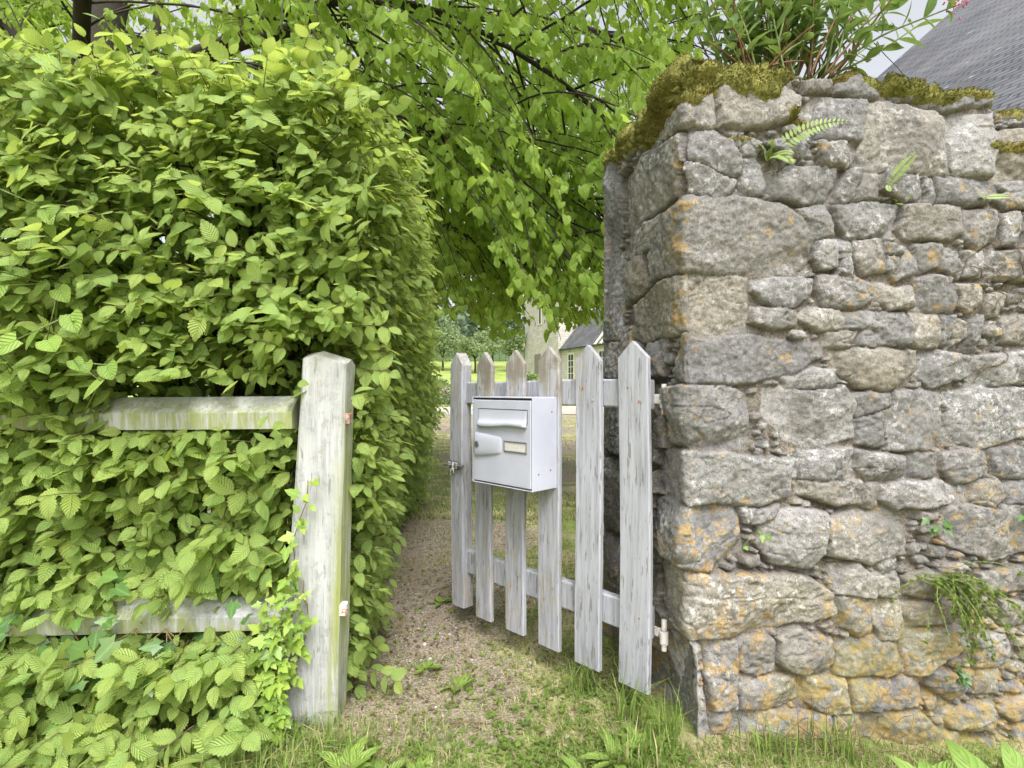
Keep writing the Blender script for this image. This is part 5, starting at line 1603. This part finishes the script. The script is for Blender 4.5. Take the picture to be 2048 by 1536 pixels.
    for _ in range(420):
        if r.random() < 0.6: x, y = r.normal(0.35, 0.3), r.uniform(1.5, 2.0)
        else: x, y = r.uniform(-0.6, 0.5), r.uniform(1.5, 1.66)
        if x > 0.44 and y > 1.66 + (x - 0.53) * 0.17: continue
        for k in range(r.integers(4, 9)):
            a = r.random() * 6.28
            L.add(np.array([x + r.normal(0, 0.012), y + r.normal(0, 0.012), gz(x, y) + r.uniform(0.004, 0.02)]), np.array([math.cos(a), math.sin(a), r.uniform(0.1, 0.7)]), np.array([r.normal(0, 0.3), r.normal(0, 0.3), 1]), r.uniform(0.008, 0.019), (np.clip(r.normal(0.55, 0.25), 0, 1), np.clip(r.normal(0.2, 0.2), 0, 1), 0))
    tag(L.build('low_weeds', SMOOTHHEART, M_WEED, None, seed=4), 'low creeping broad-leaved weeds between the grass', 'weeds', kind='stuff')

    # single plants
    def rosette(name, lab, cat, x, y, n, ln, wid, upright, group=None, mat=M_WEED, dy=0.0, tint=(0.7, 0.3), tpl=None):
        p = np.array([x, y, float(gz(x, y))])
        t = thing(name, lab, cat, tuple(p), group=group)
        L = Leaves()
        for k in range(n):
            a = k * 2.4 + r.normal(0, 0.3); u = upright * r.uniform(0.6, 1.3)
            L.add(p + np.array([math.cos(a) * 0.01, math.sin(a) * 0.01, 0.004]), np.array([math.cos(a), math.sin(a), u]), np.array([-math.cos(a) * u, -math.sin(a) * u, 1.0]) + r.normal(0, 0.2, 3), ln * r.uniform(0.6, 1.15), (np.clip(r.normal(tint[0], 0.2), 0, 1), np.clip(r.normal(tint[1], 0.15), 0, 1), 0))
        L.build('leaves', tpl or [leaf_tpl(12, wid, 0.0, 'ovate', f, d, 5) for f, d in ((0.2, 0.5), (0.35, 0.25))], mat, t, p, 2)
        return t

    for x, y, lab, n, ln in ((1.36, 1.55, 'large broad-leaved dock low at the wall foot, far right', 16, 0.15), (1.18, 1.52, 'broad-leaved dock at the wall foot, left of the largest dock', 13, 0.12), (1.52, 1.60, 'broad-leaved dock at the right edge of the wall foot', 12, 0.14)):
        rosette('dock_plant', lab, 'plant', x, y, n, ln, 0.32, 1.3, 'dock plants at the wall foot', tint=(0.5, 0.15))
    for x, y, lab, n, ln in ((0.30, 1.58, 'leafy dandelion rosette at the foot of the wall corner', 13, 0.10), (0.40, 1.63, 'upright leafy weed between the dandelion and the wall corner', 11, 0.09), (0.20, 1.52, 'low weed rosette before the hinge side of the gate', 10, 0.075)):
        rosette('rosette_weed', lab, 'plant', x, y, n, ln, 0.16, 1.1, 'leafy weeds at the wall corner')
    for x, y, lab, n, ln in ((-0.46, 1.53, 'tall-leaved weed just right of the post foot', 9, 0.09), (-0.36, 1.50, 'leafy weed to the right of the tall-leaved weed', 8, 0.075), (-0.25, 1.51, 'small leafy weed in the middle of the path front', 7, 0.06)):
        rosette('path_weed', lab, 'plant', x, y, n, ln, 0.24, 1.2, 'weeds at the front of the path')
    for x, y, lab, n in ((-0.33, 2.1, 'small green weed on the bare earth inside the gateway', 9), (-0.19, 1.98, 'tiny weed beside the small green weed in the gateway', 8), (-0.36, 2.75, 'pale low weed against the hedge foot', 9)):
        rosette('seedling', lab, 'plant', x, y, n, 0.06, 0.26, 0.9, 'seedlings in the gateway')
    def tuft(lab, x, y, n, h, spread=0.03, group='tall grass tufts along the wall'):
        p = np.array([x, y, float(gz(x, y))]); P = p + np.stack([r.normal(0, spread, n), r.normal(0, spread * 0.6, n), np.zeros(n)], -1)
        V, Q, T, t = blades(r, P, r.uniform(0.4, 1.1, n) * h, r.uniform(0.0012, 0.0026, n), 0.9, 0.12)
        o = mesh('grass_tuft', V - p, [Q, T], M_GRASS, tint=t, shade=False); o.location = tuple(p)
        tag(o, lab, 'grass', group)
    tuft('tall grass tuft at the bottom of the hinge picket', 0.37, 1.78, 55, 0.20)
    tuft('tall grass tuft against the whitewashed wall corner', 0.47, 1.66, 80, 0.19, 0.035)
    tuft('thin grass tuft under the second picket from the wall', 0.26, 1.95, 60, 0.16)
    tuft('grass tuft at the wall foot right of the corner', 0.75, 1.62, 70, 0.13, 0.05)
    tuft('wispy grass at the wall foot below the ochre stones', 1.0, 1.66, 70, 0.15, 0.05)
    tuft('dense grass tuft in front of the wall corner', 0.36, 1.57, 100, 0.12, 0.06)
    tuft('grass tuft at the foot of the white post', -0.5, 1.62, 90, 0.10, 0.05, 'tall grass tufts along the wall')
    # dry stems at the wall foot
    st = MB()
    for _ in range(60):
        x = r.uniform(0.62, 1.25); y = C0[1] + (x - C0[0]) * 0.176 - r.uniform(0.03, 0.12); z = float(gz(x, y))
        q = np.array([x, y, z]); d = unit(np.array([r.normal(0, 0.9), r.normal(0, 0.2), 0.5])); P = [q.copy()]
        for i in range(6):
            d = unit(d + np.array([0, 0, -0.15]) + r.normal(0, 0.15, 3)); q = q + d * r.uniform(0.015, 0.035); q[2] = max(q[2], z + 0.004); P.append(q.copy())
        st.tube(np.array(P), 0.0010, 4, (r.random(), 0, 0), cap=False)
    tag(st.build('dry_stems', M_TWIG, None, shade=True), 'tangle of dry brown stems along the wall foot', 'twigs', kind='stuff')
    # a few broken twigs on the path
    for i, (x, y, a, ln) in enumerate(((-0.42, 2.9, 0.5, 0.22), (-0.30, 2.75, 2.2, 0.16), (-0.2, 1.75, 0.1, 0.14), (-0.55, 2.35, 0.8, 0.12), (0.15, 1.56, 0.6, 0.10))):
        b = MB(); z = float(gz(x, y)) + 0.012
        P = np.array([(x + math.cos(a) * ln * q + 0.01 * math.sin(q * 7), y + math.sin(a) * ln * q, z + 0.006 * math.sin(q * 5)) for q in np.linspace(0, 1, 7)])
        b.tube(P, np.linspace(0.003, 0.0015, 7), 6, (0.7, 0, 0))
        o = b.build('twig', M_TWIG, None, shade=True)
        tag(o, ('long broken twig on the bare earth at the hedge foot', 'shorter twig crossing the long one at the hedge foot', 'dry twig lying on the path front', 'small twig beside the post foot', 'pale twig in the turf before the gate')[i], 'twig', 'twigs on the path')


build_undergrowth()


# ------------------------------------------------------------------ buildings
AX = unit(np.array([-0.40, 0.917, 0])); EX = unit(np.array([0.917, 0.40, 0])); UP = np.array([0, 0, 1.0])


def face(b_uv, o, ux, uy, w, h):
    """a rectangle with metric UVs: list of (corner, uv)"""
    return [(o, (0, 0)), (o + ux * w, (w, 0)), (o + ux * w + uy * h, (w, h)), (o + uy * h, (0, h))]


def uvquads(name, quads, mat, parent, off):
    V = []; U = []; Q = []
    for q in quads:
        Q.append([len(V) + i for i in range(4)])
        for p, u in q: V.append(p); U.append(u)
    return mesh(name, np.array(V) - off, np.array(Q), mat, parent, uv=np.array(U), shade=False)


def prism_walls(K, la, le, h0, h1):
    """four walls of a block from K along AX (la) and EX (le), z h0..h1, then a lid"""
    A = K + UP * h0; hh = h1 - h0
    q = [face(0, A + AX * la, -AX, UP, la, hh), face(0, A, EX, UP, le, hh), face(0, A + EX * le, AX, UP, la, hh), face(0, A + EX * le + AX * la, -EX, UP, le, hh)]
    q.append(face(0, A + UP * hh, EX, AX, le, la))
    return q


def obox(b, o, ux, uy, uz, lo, hi):
    V = np.array([o + ux * x + uy * y + uz * z for z in (lo[2], hi[2]) for y in (lo[1], hi[1]) for x in (lo[0], hi[0])])
    b.add(V, [(0, 2, 3, 1), (4, 5, 7, 6), (0, 1, 5, 4), (2, 6, 7, 3), (0, 4, 6, 2), (1, 3, 7, 5)])


def slab(q, n, th):
    """give a roof quad a thickness"""
    c = [p for p, u in q]; d = n * th
    out = [q, [(c[i] - d, q[i][1]) for i in (3, 2, 1, 0)]]
    for i in range(4):
        j = (i + 1) % 4
        out.append([(c[i] - d, (0, 0)), (c[j] - d, (1, 0)), (c[j], (1, th)), (c[i], (0, th))])
    return out


def roof(parent, K, la, le, z, pitch, off, over=0.25, th=0.12):
    c, s = math.cos(pitch), math.sin(pitch)
    run = le / 2 + over; sl = run / c
    up1 = EX * c + UP * s; n1 = -EX * s + UP * c; up2 = -EX * c + UP * s; n2 = EX * s + UP * c
    o1 = K + UP * (z - over * s / c) - EX * over - AX * 0.15; o2 = K + UP * (z - over * s / c) + EX * (le + over) + AX * (la + 0.15)
    r1 = uvquads('roof', slab(face(0, o1, AX, up1, la + 0.3, sl)[::-1], n1, th), M_SLATE, parent, off)
    r2 = uvquads('roof', slab(face(0, o2, -AX, up2, la + 0.3, sl)[::-1], n2, th), M_SLATE, parent, off)
    return o1, up1, n1, sl


def window(parent, o, w, h, off, arched=False, bars=(1, 3)):
    """o: sill corner on a wall whose outside is -EX; width runs along -AX"""
    b = MB(); N_ = -EX; ux = -AX
    t = 0.16
    obox(b, o, ux, N_, UP, (-t, -0.02, -0.12), (w + t, 0.07, 0)); obox(b, o, ux, N_, UP, (-t, -0.02, 0), (0, 0.05, h)); obox(b, o, ux, N_, UP, (w, -0.02, 0), (w + t, 0.05, h))
    if arched:
        for k in range(8):
            a0, a1 = math.pi * k / 8, math.pi * (k + 1) / 8
            p = lambda a, rr: o + ux * (w / 2 - math.cos(a) * rr) + UP * (h + math.sin(a) * rr * 1.5)
            V = [p(a0, w / 2), p(a1, w / 2), p(a1, w / 2 + t), p(a0, w / 2 + t)]
            V = np.array([v - N_ * 0.02 for v in V] + [v + N_ * 0.05 for v in V])
            b.add(V, [(0, 1, 2, 3), (7, 6, 5, 4), (0, 4, 5, 1), (1, 5, 6, 2), (2, 6, 7, 3), (3, 7, 4, 0)])
    else: obox(b, o, ux, N_, UP, (-t, -0.02, h), (w + t, 0.055, 0.22 + h))
    fr = b.build('window', M_TRIM, parent); fr.location = -off
    b = MB(); obox(b, o, ux, N_, UP, (0, 0.004, 0), (w, 0.012, h))
    if arched:
        V = [o + ux * w / 2 + UP * h + N_ * 0.012] + [o + ux * (w / 2 - math.cos(math.pi * k / 10) * w / 2) + UP * (h + math.sin(math.pi * k / 10) * w * 0.75) + N_ * 0.012 for k in range(11)]
        b.add(np.array(V), [], [(0, k, k + 1) for k in range(1, 11)])
    g = b.build('pane', M_GLASS, fr)
    if bars:
        b = MB(); f = 0.05
        for i in range(bars[0] + 2):
            x = (w - f) * i / (bars[0] + 1); obox(b, o, ux, N_, UP, (x, 0.013, 0), (x + f, 0.035, h))
        for i in range(bars[1] + 2):
            z = (h - f) * i / (bars[1] + 1); obox(b, o, ux, N_, UP, (f, 0.013, z), (w - f, 0.033, z + f))
        b.build('sash', M_WFRAME, fr)
    return fr


def build_church():
    K = np.array([5.35, 60.0, 0.0]); off = np.array([5.35, 60.0, 0.6])
    t = thing('church', 'distant pale stone church with square tower and slate-roofed wing', 'church', tuple(off))
    uvquads('tower', prism_walls(K + AX * 0.0 - EX * 0.35, 8.6, 6.5, 0.0, 15.5), M_MASON, t, off)
    K0 = K - EX * 0.35
    # pyramid roof of the tower
    c = K0 + AX * 4.3 + EX * 3.25 + UP * 20.5; q = []
    cs = [K0 - AX * 0.3 - EX * 0.3, K0 - AX * 0.3 + EX * 6.8, K0 + AX * 8.9 + EX * 6.8, K0 + AX * 8.9 - EX * 0.3]
    for i in range(4):
        a = cs[i] + UP * 15.5; b_ = cs[(i + 1) % 4] + UP * 15.5; w = np.linalg.norm(b_ - a)
        q.append([(a, (0, 0)), (b_, (w, 0)), (c, (w / 2, 6)), (c - UP * 0.001, (w / 2, 6))])
    uvquads('spire', q, M_SLATE, t, off)
    b = MB(); obox(b, K0, AX, EX, UP, (-0.12, -0.12, 15.1), (8.72, 6.62, 15.46)); o = b.build('cornice', M_TRIM, t); o.location = -off
    W = K - AX * 26
    uvquads('wing', prism_walls(W, 25.99, 7.0, 0.0, 5.6), M_MASON, t, off)
    # gables
    o1, up1, n1, sl = roof(t, W, 25.8, 7.0, 5.6, R(50), off)
    q = []
    for e, fl in ((W, 1), ):
        q.append([(e + UP * 5.6, (0, 0)), (e + UP * 5.6 + EX * 7, (7, 0)), (e + EX * 3.5 + UP * 9.7, (3.5, 4.1)), (e + EX * 3.499 + UP * 9.7, (3.5, 4.1))])
    uvquads('gable', q, M_MASON, t, off)
    b = MB()
    for d in (17.6, 18.6):
        obox(b, o1 + AX * (d + 0.15), AX, up1, n1, (0, 0.0, 0.003), (0.28, sl, 0.12))
    o = b.build('coping', M_TRIM, t); o.location = -off
    b = MB(); obox(b, W - EX * 0.25 + UP * 5.22, AX, EX, UP, (0, -0.12, 0), (25.9, 0.0, 0.1)); o = b.build('gutter', M_WIRE, t); o.location = -off
    for d in (1.6, 4.6, 7.6, 10.6, 13.6, 16.6):
        window(t, K - AX * d + UP * 2.0 - EX * 0.0, 1.15, 2.7, off)
    window(t, K0 + AX * 4.7 + UP * 8.6, 0.55, 2.1, off, True, None)
    # louvred slits beside the arched window
    for d in (3.3, 5.8):
        b = MB(); obox(b, K0 + AX * d + UP * 8.5, -AX, -EX, UP, (0, -0.02, 0), (0.18, 0.006, 0.45))
        o = b.build('slit', M_GLASS, t); o.location = -off
    b = MB(); obox(b, K0 + AX * 5.9 + UP * 1.6, -AX, -EX, UP, (0, -0.02, 0), (1.7, 0.02, 3.5)); o = b.build('door', M_DOOR, t); o.location = -off


def build_barn():
    A = np.array([4.85, 7.0, 5.22]); p = R(38.8)
    c, s = math.cos(p), math.sin(p)
    up1 = EX * c + UP * s
    E = A - up1 * 4.4
    off = np.array([E[0], E[1], 0.0])
    t = thing('slate_roofed_house', 'house with a steep grey slate roof rising behind the stone wall', 'house', tuple(off))
    la = 3.1; le = 9.0
    K = np.array([E[0], E[1], 0]) - AX * la + EX * 0.25
    n1 = -EX * s + UP * c; up2 = -EX * c + UP * s; n2 = EX * s + UP * c
    sl = 6.4
    uvquads('roof', slab(face(0, E - AX * la, AX, up1, la, sl)[::-1], n1, 0.09), M_SLATE, t, off)
    o2 = E + EX * (2 * sl * c)
    uvquads('roof', slab(face(0, o2, -AX, up2, la, sl)[::-1], n2, 0.09), M_SLATE, t, off)
    zE = E[2]
    W2 = 2 * sl * c - 0.5
    uvquads('wall', prism_walls(K + AX * 0.12, la - 0.3, W2, 0.0, zE), M_MASON, t, off)
    q = []
    for d in (0.121, la - 0.181):
        e = K + AX * d + UP * zE
        q.append([(e, (0, 0)), (e + EX * W2, (W2, 0)), (e + EX * W2 / 2 + UP * (W2 / 2 * s / c), (W2 / 2, 5)), (e + EX * (W2 / 2 - 0.001) + UP * (W2 / 2 * s / c), (W2 / 2, 5))])
    uvquads('gable', q, M_MASON, t, off)


build_church()
build_barn()


# ------------------------------------------------------------------ far trees, shrubs, wood
def crown(L, c, rx, rz, n, size, r, tone=0.6, yel=0.2):
    k = r.integers(7, 11)
    cl = np.array([unit(r.normal(size=3)) * np.array([rx, rx, rz]) * r.uniform(0.35, 0.8) for _ in range(k)])
    for i in range(n):
        q = cl[r.integers(k)] + unit(r.normal(size=3)) * r.random() ** 0.4 * np.array([rx, rx, rz]) * 0.5
        L.add(c + q, unit(r.normal(size=3)), unit(r.normal(size=3) + np.array([0, -0.3, 0.7])), size * r.uniform(0.6, 1.3), (np.clip(r.normal(tone, 0.22), 0, 1), np.clip(r.normal(yel, 0.2), 0, 1), 0))


QUADLEAF = [leaf_tpl(4, 0.38, 0.0, 'ovate', 0.2, 0.2)]


def build_far():
    r = np.random.default_rng(3)
    labs = ['tall pale orchard tree nearest the hedge edge', 'spreading orchard tree with a bare stem on the lawn', 'round orchard tree right of the bare-stemmed one', 'dense orchard tree next to the church tower', 'small bushy orchard tree behind the gap beside the hedge']
    for i, (px, D, rx, rz, hz, n) in enumerate(((885, 70, 2.3, 3.2, 4.2, 2200), (950, 66, 2.6, 1.6, 3.6, 2200), (985, 74, 2.2, 1.9, 3.9, 1800), (1025, 68, 2.0, 1.7, 3.5, 1600), (855, 78, 2.6, 2.2, 3.5, 1500))):
        x = (px - 1024) / F * D; z = float(gz(x, D)); p = np.array([x, D, z])
        t = thing('orchard_tree', labs[i], 'tree', tuple(p), group='orchard trees on the lawn')
        b = MB(); b.tube(curve([p + (0, 0, -0.2), p + (0.05, 0, 1.0), p + (-0.05, 0, 2.2), p + (0.1, 0, hz)], 10), np.linspace(0.16, 0.05, 10), 8, (0.8, 0, 0))
        for k in range(6):
            a = k * 1.05; b.tube([p + (0, 0, 1.7), p + (math.cos(a) * rx * 0.4, math.sin(a) * rx * 0.4, hz - 0.4), p + (math.cos(a) * rx * 0.75, math.sin(a) * rx * 0.75, hz + 0.3)], [0.07, 0.045, 0.02], 6, (0.7, 0, 0))
        o = b.build('trunk', M_BARK, t, shade=True); o.location = -p
        L = Leaves(); crown(L, p + np.array([0, 0, hz]), rx, rz, n, 0.26, r, 0.65, 0.3)
        tag(L.build('crown', QUADLEAF, M_FAR, t, p, i), kind='stuff')
    # flowering shrub across the road
    D = 32.5; x = (872 - 1024) / F * D; p = np.array([x, D, float(gz(x, D))])
    t = thing('flowering_shrub', 'round green shrub with pale pink blossom beyond the gravel road', 'shrub', tuple(p))
    L = Leaves(); crown(L, p + np.array([0, 0, 0.75]), 1.3, 0.8, 3000, 0.12, r, 0.35, 0.1)
    L2 = Leaves(); crown(L2, p + np.array([-0.2, -0.2, 0.95]), 1.3, 0.8, 800, 0.10, r, 0.8, 0.5)
    tag(L.build('foliage', QUADLEAF, M_FAR, t, p, 1), kind='stuff'); tag(L2.build('blossom', QUADLEAF, leaf_mat('pale_blossom', (0.40, 0.34, 0.28), (0.62, 0.45, 0.42), (0.45, 0.50, 0.25), 0, 0.3, 0.6, brown=False), t, p, 1), kind='stuff')
    for px, D, lab, sz in ((1062, 57, 'small bush at the foot of the church tower', 0.9), (846, 40, 'low yellowish bush on the lawn edge by the hedge', 0.8)):
        x = (px - 1024) / F * D; p = np.array([x, D, float(gz(x, D))])
        t = thing('bush', lab, 'shrub', tuple(p))
        L = Leaves(); crown(L, p + np.array([0, 0, sz * 0.6]), sz, sz * 0.7, 800, 0.14, r, 0.6, 0.35); tag(L.build('foliage', QUADLEAF, M_FAR, t, p, 1), kind='stuff')
    # netting fence along the top of the lawn
    x0, x1, D = -26, 14, 88.0
    p = np.array([-6, D, float(gz(-6, D))])
    t = thing('netting_fence', 'dark green netting fence along the top of the lawn', 'fence', tuple(p))
    b = MB()
    for k in range(41):
        x = x0 + k; b.box((x - 0.04 - p[0], -0.05, -0.2), (x + 0.04 - p[0], 0.05, 2.3))
    b.build('posts', M_WIRE, t)
    b = MB()
    for k in range(46): b.box((x0 - p[0], 0.06, 0.02 + k * 0.05), (x1 - p[0], 0.075, 0.055 + k * 0.05))
    b.build('net', M_WIRE, t)
    # the wooded hillside
    L = Leaves()
    for i in range(150):
        D = r.uniform(98, 170); x = r.uniform(-0.62, 0.55) * D; z = float(gz(x, D))
        hh = r.uniform(7, 13)
        crown(L, np.array([x, D, z + hh * 0.55]), r.uniform(3, 4.6), hh * 0.5, 190, 1.25, r, r.uniform(0.25, 0.75), 0.15)
    tag(L.build('woods', QUADLEAF, M_WOODS, None, seed=4), 'dark wooded hillside behind the lawn and church', 'woods', kind='stuff')


build_far()
